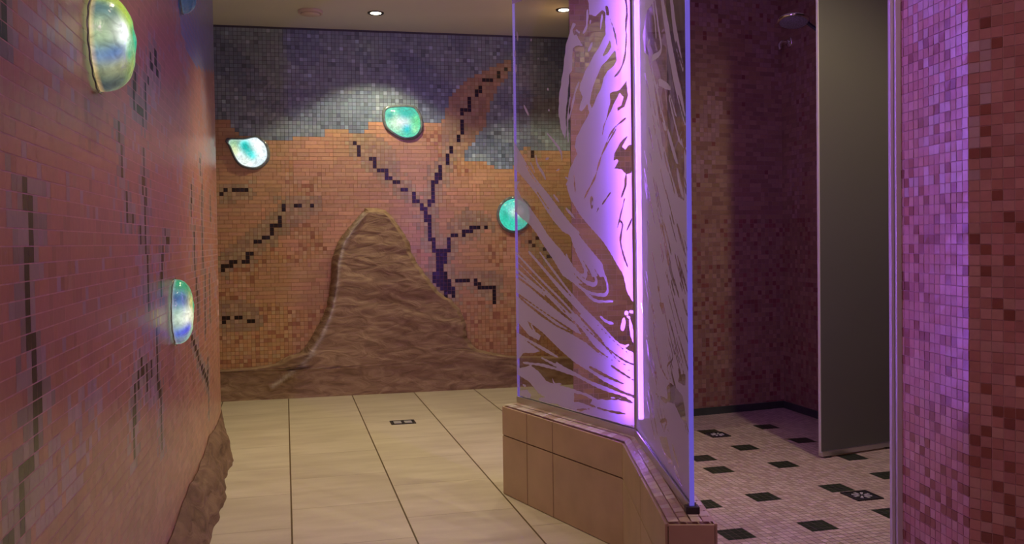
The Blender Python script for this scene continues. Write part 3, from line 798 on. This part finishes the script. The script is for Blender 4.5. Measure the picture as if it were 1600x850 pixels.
# main body upper right
f1.patch(1, [(918,-60),(919,0),(921,22),(931,25),(941,16),(946,20),(946,41),(946,54),(938,70),(925,92),(915,111),(907,130),(906,141),(910,151),(905,173),(909,174),(918,162),(921,176),(911,195),(901,214),(898,230),(902,241),(891,262),(887,281),(886,292),(892,313),(906,335),(922,354),(941,376),(957,400),(973,427),(980,455),(989,472),(999,482),(999,-60)])
P_(-1, A, [(230,600),(235,540),(265,450),(300,380),(350,320),(375,290),(383,350),(370,380),(330,410),(310,450),(290,520),(260,580),(240,625)])
P_(-1, A, [(300,330),(345,225),(355,270),(330,310)])
S_(-1, A, [(345,110),(370,180),(390,290)], 9); S_(-1, A, [(440,210),(430,330),(405,400),(370,445)], 13)
P_(-1, A, [(345,540),(400,520),(440,470),(450,545),(430,620),(390,640),(385,620),(410,610),(425,560),(400,535),(375,590),(350,640),(325,680),(345,600)])
S_(-1, A, [(345,640),(310,730),(300,800)], 6); S_(-1, A, [(435,685),(380,730),(340,790),(315,850)], 10)
P_(-1, Bz, [(460,30),(400,90),(370,150),(365,190),(385,180),(395,190),(370,235),(410,240),(440,270),(470,260),(470,100),(450,100),(435,120),(415,110),(435,70)])
S_(-1, Bz, [(438,270),(432,340),(412,400)], 16); S_(-1, Bz, [(380,5),(300,150),(260,280),(210,380),(185,435)], 10)
S_(-1, Bz, [(348,375),(302,440)], 10); S_(-1, Bz, [(238,400),(240,465)], 22); S_(1, Bz, [(242,418),(242,445)], 8)
S_(-1, Bz, [(430,410),(400,530),(385,590)], 9); S_(-1, Bz, [(395,535),(418,560),(405,650),(425,740),(452,815)], 12); S_(-1, Bz, [(478,510),(438,602)], 9)
S_(-1, Bz, [(135,250),(145,380)], 8); S_(-1, Bz, [(280,460),(268,490)], 8)
P_(-1, A, [(318,30),(335,40),(340,90),(325,85)]); S_(-1, A, [(430,-40),(443,60),(437,150),(440,205)], 13)
S_(1, A, [(300,80),(290,172)], 12); S_(1, A, [(215,60),(210,150),(190,190)], 18); S_(1, A, [(242,250),(222,292)], 22); S_(1, A, [(232,118),(230,138)], 12)
P_(1, A, [(130,130),(115,180),(90,260),(75,400),(50,560),(48,660),(60,740),(85,800),(95,740),(88,680),(100,560),(110,430),(125,410),(130,280),(150,262),(188,265),(150,195),(137,205),(128,172),(150,140)])
S_(1, A, [(115,560),(105,640),(100,720),(105,840)], 11); S_(1, A, [(165,475),(142,540),(130,600),(108,690)], 16)
S_(1, A, [(150,175),(170,190)], 9)
# lower left swirl
P_(1, Cz, [(36,50),(90,150),(130,225),(190,310),(260,400),(330,490),(400,580),(440,640),(500,710),(560,780),(575,860),(500,860),(440,790),(400,700),(370,620),(330,600),(280,540),(240,480),(190,400),(130,320),(80,260),(36,220)])
S_(-1, Cz, [(170,350),(230,440),(292,525)], 6); S_(-1, Cz, [(95,170),(160,290),(215,360)], 5)
P_(1, Cz, [(40,310),(85,305),(60,340),(100,410),(160,460),(200,530),(260,630),(320,700),(380,790),(440,850),(470,900),(400,900),(330,850),(280,770),(230,690),(180,610),(140,560),(90,520),(45,470)])
P_(-1, Cz, [(62,330),(100,318),(150,380),(200,440),(245,515),(290,570),(330,620),(375,630),(392,680),(385,790),(350,720),(300,680),(240,610),(190,530),(140,455),(90,400)])
S_(-1, Cz, [(400,690),(410,760),(395,800),(375,790)], 7)
S_(1, Cz, [(240,30),(290,90),(320,140),(326,192)], 13); S_(1, Cz, [(175,160),(185,210),(215,260),(232,300)], 16); S_(1, Cz, [(350,465),(400,522)], 13); S_(1, Cz, [(278,385),(308,425)], 11)
S_(1, Cz, [(290,250),(310,238)], 9); S_(1, Cz, [(232,178),(250,176)], 9); S_(1, Cz, [(345,285),(362,300),(350,330)], 12); S_(1, Cz, [(145,200),(170,260)], 8)
S_(1, Cz, [(360,540),(430,610)], 8)
# nested loops
S_(-1, Dz, [(300,-30),(380,60),(440,120),(520,210)], 10)
S_(1, Dz, [(425,-10),(500,90),(522,170),(500,200),(440,190),(390,165),(330,110),(270,30)], 15)
S_(1, Dz, [(405,10),(455,95),(462,140),(430,142),(380,115),(330,65),(290,0)], 18)
S_(1, Dz, [(370,-10),(408,70),(402,105),(370,95),(330,40),(310,-10)], 24)
S_(-1, Dz, [(425,20),(480,110),(488,165),(450,168),(400,140),(350,90)], 6); S_(-1, Dz, [(395,20),(435,95),(430,125),(395,108),(355,62)], 6); S_(-1, Dz, [(355,0),(368,45),(350,55),(335,20)], 7)
S_(1, Dz, [(385,160),(440,215),(480,232),(548,232)], 14); S_(1, Dz, [(483,308),(515,335),(552,347)], 14)
S_(1, Dz, [(612,292),(624,292)], 16); S_(1, Dz, [(635,285),(656,285)], 12); S_(1, Dz, [(607,322),(596,378)], 26); S_(1, Dz, [(636,330),(655,440)], 22); S_(1, Dz, [(620,310),(636,315)], 10)
# streaks
S_(1, Dz, [(175,-20),(300,150),(400,270),(480,350),(560,440),(600,462),(630,452)], 16)
S_(1, Dz, [(120,-20),(250,130),(350,240),(440,340),(520,420),(600,480),(664,505)], 24)
S_(1, Dz, [(50,-20),(180,120),(290,230),(400,350),(500,440),(590,510),(664,545)], 13)
S_(1, Dz, [(45,15),(150,120),(250,220),(330,300),(430,400),(540,490),(664,575)], 11)
S_(1, Dz, [(45,55),(140,140),(220,205),(300,290)], 13); S_(1, Dz, [(45,85),(120,140),(200,205)], 8)
P_(1, Dz, [(44,100),(130,165),(210,235),(300,310),(360,355),(388,400),(330,385),(260,350),(180,290),(110,240),(44,180)])
P_(1, Dz, [(44,190),(110,248),(180,306),(260,362),(340,400),(410,440),(480,500),(540,550),(600,605),(668,630),(668,712),(600,690),(500,640),(430,590),(350,540),(280,480),(230,430),(190,390),(110,330),(44,270)])
P_(1, Dz, [(300,290),(390,375),(430,440),(480,500),(560,570),(668,640),(668,510),(560,450),(480,370),(390,300)])
for pts, wd in (([(385,320),(450,390),(560,520),(620,560)], 6), ([(330,310),(400,390),(460,470),(550,535)], 8), ([(470,350),(560,440),(664,528)], 6), ([(400,360),(520,470),(600,530),(664,558)], 6), ([(320,250),(400,330),(500,440)], 5), ([(540,560),(600,600),(664,640)], 8), ([(430,568),(520,615),(605,655)], 13), ([(45,180),(130,240),(260,330),(400,420)], 8), ([(620,585),(650,583)], 5)):
    S_(-1, Dz, pts, wd)
P_(-1, Dz, [(230,435),(280,482),(350,545),(430,592),(500,642),(600,690),(664,712),(664,726),(560,712),(470,690),(360,640),(300,560),(250,510),(215,470)])
S_(1, Dz, [(185,520),(260,560),(350,600),(450,655),(560,695),(664,735)], 17); S_(1, Dz, [(90,545),(200,560),(300,590),(388,615)], 13)
S_(1, Dz, [(240,625),(250,650),(285,655)], 9); S_(1, Dz, [(260,545),(320,585),(380,610)], 9)
P_(1, Dz, [(44,270),(110,325),(130,370),(182,405),(170,430),(120,405),(70,345),(44,330)])
S_(1, Dz, [(50,390),(150,450),(270,518)], 15)
P_(1, Dz, [(44,380),(100,430),(170,480),(185,490),(90,498),(60,530),(72,572),(130,560),(170,590),(210,640),(290,665),(350,680),(420,705),(470,735),(540,722),(668,735),(668,870),(560,850),(450,835),(350,805),(240,745),(170,700),(120,640),(44,595)])
P_(-1, Dz, [(350,700),(350,745),(430,755),(445,735),(400,712)])
S_(-1, Dz, [(350,735),(400,750),(462,772)], 8); S_(-1, Dz, [(470,775),(540,795),(612,806)], 9); S_(-1, Dz, [(350,790),(432,780)], 9); S_(-1, Dz, [(480,728),(600,735),(655,752)], 8)
P_(1, Dz, [(75,690),(110,680),(132,710),(120,742),(85,730)]); S_(1, Dz, [(52,660),(66,662)], 16); S_(1, Dz, [(88,658),(104,664)], 14)
S_(1, Dz, [(52,345),(62,355)], 14); S_(1, Dz, [(130,350),(155,395)], 12); S_(1, Dz, [(175,735),(260,740),(350,760),(350,800)], 30)
# small dashes upper left
for pts, wd in (([(70,122),(73,160)], 9), ([(63,198),(62,222)], 9), ([(65,250),(66,284)], 9), ([(97,412),(115,450)], 9), ([(125,153),(126,158)], 8), ([(152,228),(155,232)], 6), ([(190,348),(192,352)], 7), ([(194,430),(196,434)], 7), ([(45,450),(60,480)], 9), ([(82,505),(88,518)], 6), ([(40,18),(60,6),(95,-4)], 12), ([(48,560),(62,600)], 14)):
    S_(1, Ez, pts, wd)
f1.build()
f2 = Field(G1+dB*.010, G2-dB*.002, .0042)
f2.patch(1, [(985,-120),(985,760),(1010,790),(1090,900),(1090,-120)])
def P2(sg, zz, pts): f2.patch(sg, z_(zz[0], zz[1], pts))
def S2(sg, zz, pts, wd): f2.stroke(sg, z_(zz[0], zz[1], pts), wd, zz[1])
P2(-1, A, [(560,60),(620,-20),(790,-60),(790,850),(650,850),(610,560),(575,330),(545,300),(535,200)])
for pts, wd in (([(600,-40),(625,150),(640,290),(592,340),(592,420),(625,560),(650,700),(690,860)], 22), ([(640,-40),(680,200),(715,400),(750,560),(780,700)], 60), ([(695,-40),(725,200),(765,400)], 45), ([(560,350),(575,500),(600,700),(640,850)], 34), ([(615,520),(630,475),(660,490),(700,515)], 28), ([(585,-40),(605,120),(612,220)], 16), ([(575,230),(565,255)], 18), ([(520,120),(545,80),(560,70)], 20), ([(690,560),(740,760),(770,900)], 40), ([(640,640),(690,860)], 30)):
    S2(1, A, pts, wd)
P2(-1, Bz, [(640,20),(690,10),(775,120),(775,420),(740,400),(700,260),(660,120)])
S2(1, Bz, [(680,20),(715,140),(740,200)], 30); S2(1, Bz, [(735,250),(750,330),(772,400)], 30)
random.seed(21)
for k in range(120):
    x0 = random.uniform(1006, 1070); y0 = random.uniform(60, 640); L = random.uniform(14, 70); sl = .16+.14*(x0-1000)/70
    f2.stroke(-1, [(x0, y0), (x0+L*sl*.5+random.uniform(-1, 1), y0+L*.5), (x0+L*sl, y0+L)], random.uniform(1.6, 5.0), 1.0)
Fz = ((980, 600), 3.4); Gz = ((980, 400), 4.05)
P2(-1, Fz, [(150,50),(200,100),(250,100),(290,190),(315,200),(305,120),(295,60),(230,-10),(210,20),(215,80),(170,60)])
P2(-1, Fz, [(170,280),(210,280),(245,430),(220,420),(190,350)]); S2(-1, Fz, [(240,320),(262,400),(275,440)], 14); S2(-1, Fz, [(250,440),(290,540)], 20)
S2(-1, Fz, [(175,200),(210,195),(200,240)], 14); S2(-1, Fz, [(150,100),(170,170),(200,260)], 10); S2(-1, Fz, [(100,60),(125,180),(150,300)], 8)
P2(-1, Gz, [(200,290),(230,300),(245,360),(225,370)]); S2(-1, Gz, [(120,100),(150,250),(172,400)], 10); S2(-1, Gz, [(165,420),(180,460)], 12)
S2(-1, Gz, [(90,300),(120,480),(170,650),(200,850)], 7); S2(-1, Gz, [(190,560),(215,700),(280,820)], 8); S2(-1, Gz, [(260,520),(290,640),(255,700),(280,800)], 10)
P2(-1, Gz, [(330,760),(370,740),(370,820),(320,800)])
f2.build()

# ------------------------------------------------------------ violet light tube standing in the corner behind the glass
TB = empty('light_tube', (.4430, 3.122, LH)); tag(TB, 'slim upright violet fluorescent light tube in the corner behind the glass screen', 'light tube')
tx, ty = .4430, 3.122
mb = MB(); mb.tube([(tx, ty, .42), (tx, ty, GT)], .0105, 16); mb.build('glowing_tube', M['tube'], TB, smooth=True)
mb = MB(); mb.tube([(tx, ty, LH), (tx, ty, .385), (tx, ty, .386), (tx, ty, .42)], [.018, .018, .013, .013], 16); mb.build('end_socket', M['alu'], TB, smooth=False)

# ------------------------------------------------------------ art glass wall lamps
def glass_lamp(name_label, cpos, eu, ev, en, outline, bulge, blobs, base, gain, power=0, rim_k=1.16, rimcol=(.6, .8, .7), lip=1.0):
    """outline in metres (u,v) around the centre; blobs (u,v,r,colour,weight) in the same plane"""
    root = empty('wall_lamp', cpos); tag(root, name_label, 'wall lamp', 'art glass wall lamps')
    Pn = smooth_path([Vector(p) for p in outline]+[Vector(outline[0])], 5)[:-1]
    K = len(Pn); T = 16; vs = []; cl = []
    for t in range(T+1):
        a = (t/T)*math.pi/2; s = math.cos(a)**.75 if t < T else 0; h = bulge*math.sin(a)**.8
        for k in range(K):
            q = Pn[k]*s
            wob = 1+.05*noise.noise(Vector((q.x*30, q.y*30, 2)))
            P = cpos+eu*q.x+ev*q.y+en*(.006+h*wob); vs.append(P)
            c = np.array(base, float)
            qx = q.x; qy = q.y
            for (bu, bv, br, bc, bw) in blobs:
                d = math.hypot(qx-bu, qy-bv)/br; wq = bw*math.exp(-d**2.4); c = c*(1-wq)+np.array(bc)*wq
            if t == 0: c = c*.5+np.array(rimcol)*.5
            cl.append(c*gain)
    fs = []; cols = []
    for t in range(T):
        for k in range(K):
            k2 = (k+1) % K; fs.append((t*K+k, t*K+k2, (t+1)*K+k2, (t+1)*K+k)); 
    m = mesh('glass_dome', vs, fs, M['lamp'], root, smooth=True, cols=[(0, 0, 0)]*len(fs))
    at = m.data.color_attributes['Col']; arr = []
    for f in fs:
        for v in f: arr += [*cl[v], 1]
    at.data.foreach_set('color', arr)
    # smoky lip of thick glass around the dome
    vs = []; fs = []; pr = [(1.0, .004), (1.02, .012), (1.06, .014), (rim_k, .010), (rim_k+.02, .001)]
    for s, h in pr:
        for k in range(K):
            q = Pn[k]*s; vs.append(cpos+eu*q.x+ev*q.y+en*(h*lip+.0015*(1+math.sin(k*1.3))*.5+.001))
    for t in range(len(pr)-1):
        for k in range(K):
            k2 = (k+1) % K; fs.append((t*K+k, t*K+k2, (t+1)*K+k2, (t+1)*K+k))
    mesh('glass_rim', vs, fs, M['lamp_rim'], root, smooth=True)
    return root
b3 = Vector((bdir.x, bdir.y, 0)); Zv = Vector((0, 0, 1))
TEAL = (.0, .62, .55); CYA = (.0, .75, .72); WHT = (.95, 1, 1); YG = (.62, .8, .25); GRN = (.16, .75, .32); BLU = (.08, .14, .55)
def back_lamp(label, ctr, pts, o, s, blobs, base, gain, rim=1.16, rimcol=(.6, .8, .7)):
    uc, zc_ = toback(*ctr); c = BP+b3*uc+Zv*zc_+bN*.003
    def L(p): u, z = toback(o[0]+p[0]/s, o[1]+p[1]/s); return (u-uc, z-zc_)
    out = [L(p) for p in pts]; bl = [(*L((a, b)), r/s*6.15/1400, c_, w_) for a, b, r, c_, w_ in blobs]
    glass_lamp(label, c, b3, Zv, bN, out, .045, bl, base, gain, rim_k=rim, rimcol=rimcol)
back_lamp('white teardrop glass wall lamp with turquoise streak, nearest the left wall', (389, 237),
    [(165,320),(190,275),(300,272),(420,268),(560,240),(630,280),(690,340),(725,440),(720,540),(660,620),(560,670),(460,665),(360,630),(290,560),(240,460),(200,370)], (340, 190), 9.44,
    [(250,340,110,(.2,.45,.22),.9),(250,450,90,(.8,.85,.4),.7),(560,400,150,WHT,1),(420,590,120,(.85,.93,.85),.8),(405,345,70,CYA,.9),(425,395,80,(0,.5,.45),1),(475,460,75,(0,.5,.45),1),(525,515,60,CYA,.8)], (.72,.86,.92), 1.25)
back_lamp('rounded glass wall lamp glowing turquoise and pale green below the blue sky', (630, 190),
    [(205,400),(215,320),(270,280),(400,265),(590,270),(660,320),(705,410),(722,540),(690,630),(620,690),(510,705),(420,680),(320,620),(250,560),(215,480)], (580, 140), 9.44,
    [(360,500,140,(.7,1,.72),1),(480,330,120,(0,.55,.45),1),(600,340,90,(.03,.5,.38),.8),(660,480,90,GRN,.95),(270,390,60,(.02,.42,.38),.9),(470,490,95,(.95,1,.95),1),(500,370,100,(0,.5,.42),.9),(515,595,75,(0,.6,.58),1),(640,600,60,(.4,.85,.4),.7)], (.12,.75,.5), 1.1)
back_lamp('round emerald and turquoise glass wall lamp partly hidden by the etched glass', (803.5, 335.5),
    [(410+222*math.cos(math.radians(a)), 430+232*math.sin(math.radians(a))) for a in range(0, 360, 24)], (760, 290), 9.44,
    [(330,330,70,(.2,.7,.62),.8),(365,420,60,(.75,1,.95),.9),(460,385,80,(1,1,.95),1),(290,480,110,(0,.5,.33),.9),(330,580,90,(.02,.62,.42),.8),(520,500,80,(.1,.6,.35),.8),(560,330,70,(0,.5,.45),.9)], (.05,.60,.48), 1.15, rimcol=(.6, .9, .65))
def left_lamp(label, ctr_px, ru, rv, blobs, base, gain, bulge, shape=None, rimcol=(.6, .8, .7), du=0):
    k, z, p = toleft(*ctr_px); kk = int(k); t = (LB[kk+1]-LB[kk]).normalized()
    eu = Vector((t.x, t.y, 0)); en = Vector((t.y, -t.x, 0)); c = Vector((p.x, p.y, z))+en*.004+eu*du
    out = []
    for i in range(18):
        a = 2*math.pi*i/18; r = 1+.05*noise.noise(Vector((math.cos(a)*1.5, math.sin(a)*1.5, ctr_px[0])))
        sx = 1-.28*max(0, -math.sin(a))**2 if shape else 1
        out.append((ru*r*math.cos(a)*sx, rv*r*math.sin(a)))
    bl = [(a*ru, b*rv, r*rv, c_, w_) for a, b, r, c_, w_ in blobs]
    return glass_lamp(label, c, eu, Zv, en, out, bulge, bl, base, gain, rim_k=1.03, rimcol=rimcol, lip=.25)
left_lamp('large bulging glass wall lamp glowing white and yellow-green, high on the left wall', (148, 68), .098, .103,
    [(-.35,.62,.5,(.50,.62,.03),.95),(-.85,.55,.3,(.06,.16,.22),.85),(-.1,.45,.35,(.40,.62,.05),.9),(-.62,.10,.24,(1.3,1.35,1.3),1),(-.72,-.36,.24,(.06,.16,.5),.9),(-.32,-.12,.22,(.35,.75,.45),.8),(-.36,-.30,.10,(0,.45,.30),1),(.15,.1,.42,(.0,.50,.28),.95),(-.5,-.55,.26,(.42,.40,.2),.8),(.0,-.45,.3,(.30,.42,.06),.85),(-.3,-.98,.42,(.04,.06,.07),1)], (.30,.42,.22), 1.15, .068, 1, rimcol=(.9,.55,.2))
left_lamp('oval glass wall lamp glowing blue and yellow in the middle of the left wall', (270, 487), .092, .108,
    [(-.3,.80,.45,(.01,.28,.12),1),(-.8,.38,.3,(.02,.08,.32),.9),(-.25,.22,.32,(.80,.62,.15),.95),(-.62,-.15,.30,(1.2,1.2,1.0),1),(-.3,-.22,.28,(.95,.95,.6),.9),(-.55,-.55,.26,(.05,.07,.65),1),(-.4,-.95,.24,(.12,.12,.25),.9),(.25,.25,.4,(.0,.40,.18),.95),(.15,-.35,.3,(.45,.75,.40),.8)], (.2,.42,.32), 1.1, .055, 1, rimcol=(.4,.4,.5))
left_lamp('dim blue glass wall lamp at the top of the left wall, cut by the frame', (281, -22), .09, .10,
    [(-.4,.3,.4,(.1,.25,.3),.8)], (.02,.05,.12), .8, .05, 1, rimcol=(.1,.15,.2))

# ------------------------------------------------------------ ceiling fittings
def downlight(x, y, label):
    r = empty('downlight', (x, y, H)); tag(r, label, 'ceiling light', 'recessed ceiling downlights')
    lathe([(.034, .004), (.036, -.004), (.050, -.006), (.052, -.001), (.052, .0)], (x, y, H), (0, 0, 1)).build('trim_ring', M['dark_metal'], r, smooth=True)
    lathe([(.0, -.007), (.020, -.0075), (.033, -.004)], (x, y, H), (0, 0, 1)).build('lamp_glass', M['spot_glow'], r, smooth=True)
a = atz(587, 20, H); downlight(a.x, a.y, 'lit recessed ceiling downlight above the turquoise lamp, clear of the glass')
a = atz(881, 15, H); downlight(a.x, a.y, 'lit recessed ceiling downlight seen through the etched glass beside the divider')
a = atz(485, 17, H)
r = empty('ceiling_vent', (a.x, a.y, H)); tag(r, 'round pale unlit disc fitting on the ceiling left of the downlights', 'ceiling vent')
lathe([(.055, -.001), (.060, -.016), (.074, -.020), (.078, -.012), (.078, -.001)], a, (0, 0, 1)).build('outer_ring', M['white_plastic'], r, smooth=True)
lathe([(.0, -.026), (.052, -.026), (.058, -.020), (.055, -.010)], a, (0, 0, 1)).build('centre_disc', M['white_plastic'], r, smooth=True)

# ------------------------------------------------------------ floor drains
def drain(c, size, label, z, bars='grid', wx=1.0):
    r = empty('floor_drain', (c.x, c.y, z)); tag(r, label, 'floor drain', 'floor drains')
    h = size/2; 
    def sqr(s0, s1, zz, mb, hx=1.0):
        e1, e2 = E1*hx, E2
        for (p, q) in (((-1, -1), (1, -1)), ((1, -1), (1, 1)), ((1, 1), (-1, 1)), ((-1, 1), (-1, -1))):
            a = [c+e1*(p[0]*s)+e2*(p[1]*s) for s in (s0, s1)]; b = [c+e1*(q[0]*s)+e2*(q[1]*s) for s in (s0, s1)]
            mb.prism([a[1], b[1], b[0], a[0]], z, zz)
    mb = MB(); q = [c+E1*(a*h*wx)+E2*(b*h) for a, b in ((-1, -1), (1, -1), (1, 1), (-1, 1))]; mb.prism(q, z-.004, z+.0008); mb.build('sump', M['void'], r)
    mb = MB(); sqr(h*.86, h, z+.003, mb, wx); mb.build('drain_frame', M['dark_metal'], r)
    mb = MB()
    if bars == 'grid':
        for sx in (-1, 1):
            for k in (-1, 0, 1):
                m0 = c+E1*(sx*h*.43*wx)+E2*(k*h*.42); mb.prism([m0-E1*h*.30*wx-E2*h*.13, m0+E1*h*.30*wx-E2*h*.13, m0+E1*h*.30*wx+E2*h*.13, m0-E1*h*.30*wx+E2*h*.13], z+.0008, z+.003)
    else:
        for k in range(8):
            g = k*math.pi/4+.2; d = E1*math.cos(g)+E2*math.sin(g); n = E1*-math.sin(g)+E2*math.cos(g)
            mb.prism([c+d*h*.22-n*h*.05, c+d*h*.66-n*h*.10, c+d*h*.66+n*h*.10, c+d*h*.22+n*h*.05], z+.0008, z+.003)
        mb.v += [] 
    mb.build('drain_grate', M['steel'], r)
drain(Vector((-.648, 5.19)), .105, 'small square metal drain in the large pale floor tiles', .001, 'grid', 1.35)
c = atz(1346.5, 776).xy; drain(c, .118, 'square metal drain with starred grate beside a dark floor square in front', .0042, 'star')
c = atz(1121, 680.5).xy; drain(c, .105, 'square metal drain by the shower wall overlapping a dark floor square', .0042, 'star')

# ------------------------------------------------------------ grey shower screen
W0 = Vector((1.444, 4.200)); W1 = Vector((1.93, 4.428)); wd = (W1-W0).normalized(); wn = Vector((wd.y, -wd.x))
SS = empty('shower_screen', (W0.x, W0.y, 0)); tag(SS, 'tall opaque grey shower screen panel standing out from the right shower wall', 'shower screen')
mb = MB(); mb.prism([W0, W1, W1-wn*.010, W0-wn*.010], .030, H-.01); mb.build('grey_panel', M['screen_grey'], SS, bevel=.001)
mb = MB(); mb.prism([W0-wd*.005+wn*.001, W0+wn*.001, W0-wn*.011, W0-wd*.005-wn*.011], .030, H-.01); mb.build('edge_profile', M['satin'], SS)
mb = MB(); mb.prism([W0+wn*.008, W1+wn*.008, W1-wn*.018, W0-wn*.018], .012, .036); mb.build('bottom_rail', M['alu'], SS, bevel=.002)
for f in (.03, .42):
    mb = MB(); mb.prism([W0+wd*f+wn*.006, W0+wd*(f+.03)+wn*.006, W0+wd*(f+.03)-wn*.016, W0+wd*f-wn*.016], .002, .014); mb.build('support_foot', M['dark_metal'], SS)

# ------------------------------------------------------------ shower head
hd = CAM+ray(1240, 32)*4.75; hd = Vector(hd)
SH = empty('overhead_shower', hd); tag(SH, 'round chrome overhead shower head on a bent arm', 'shower head')
ax = Vector((-.10, -.24, -1)).normalized()
lathe([(.001, -.022), (.020, -.022), (.030, -.016), (.078, -.006), (.084, 0), (.084, .007), (.078, .011), (.0, .012)], hd, ax, 48).build('spray_disc', M['chrome'], SH, smooth=True)
lathe([(.0, .0125), (.070, .0128), (.072, .012)], hd, ax, 48).build('nozzle_face', simple('grey_rubber_nozzles', (.20, .19, .21), .45, 0, .5, 160, .6), SH, smooth=True)
yw = hd.y; s_ = SCn+rdir*((SCn.y-yw)/-rdir.y); wall_pt = Vector((s_.x-.014, s_.y-.004, hd.z-.20))
e = hd+Vector((.060, .0, -.004)); mb = MB()
mb.tube([tuple(p) for p in smooth_path([e, e+Vector((.030, .0, -.022)), e.lerp(wall_pt, .45), e.lerp(wall_pt, .8), wall_pt], 6)], .0095, 12); mb.build('shower_arm', M['dark_metal'], SH, smooth=True)
lathe([(.0, .0), (.030, .0), (.030, -.006), (.020, -.012), (.0, -.012)], wall_pt-Vector((.005, 0, 0)), (1, .33, 0), 32).build('wall_flange', M['chrome'], SH, smooth=True)
# small outlet on the rear shower wall
sd3 = Vector((sdir.x, sdir.y, 0)); sn = Vector((sdir.y, -sdir.x, 0))
sn = Vector((rdir.y, -rdir.x, 0)); sd3 = Vector((rdir.x, rdir.y, 0)); q = onplane(1234, 66, Vector((SCn.x, SCn.y, 0)), sn)
SP = empty('shower_outlet', q); tag(SP, 'small chrome outlet on the shower wall behind and below the overhead shower', 'shower outlet')
lathe([(.0, .012), (.020, .012), (.030, .006), (.032, .001), (.0, .001)], q+sn*.0, sn, 32).build('wall_flange', M['chrome'], SP, smooth=True)
mb = MB(); mb.tube([tuple(p) for p in smooth_path([q+sn*.01, q+sn*.05, q+sn*.07+Vector((0, 0, -.02)), q+sn*.072+sd3*.01+Vector((0, 0, -.05))], 5)], .011, 12); mb.build('spout', M['chrome'], SP, smooth=True)
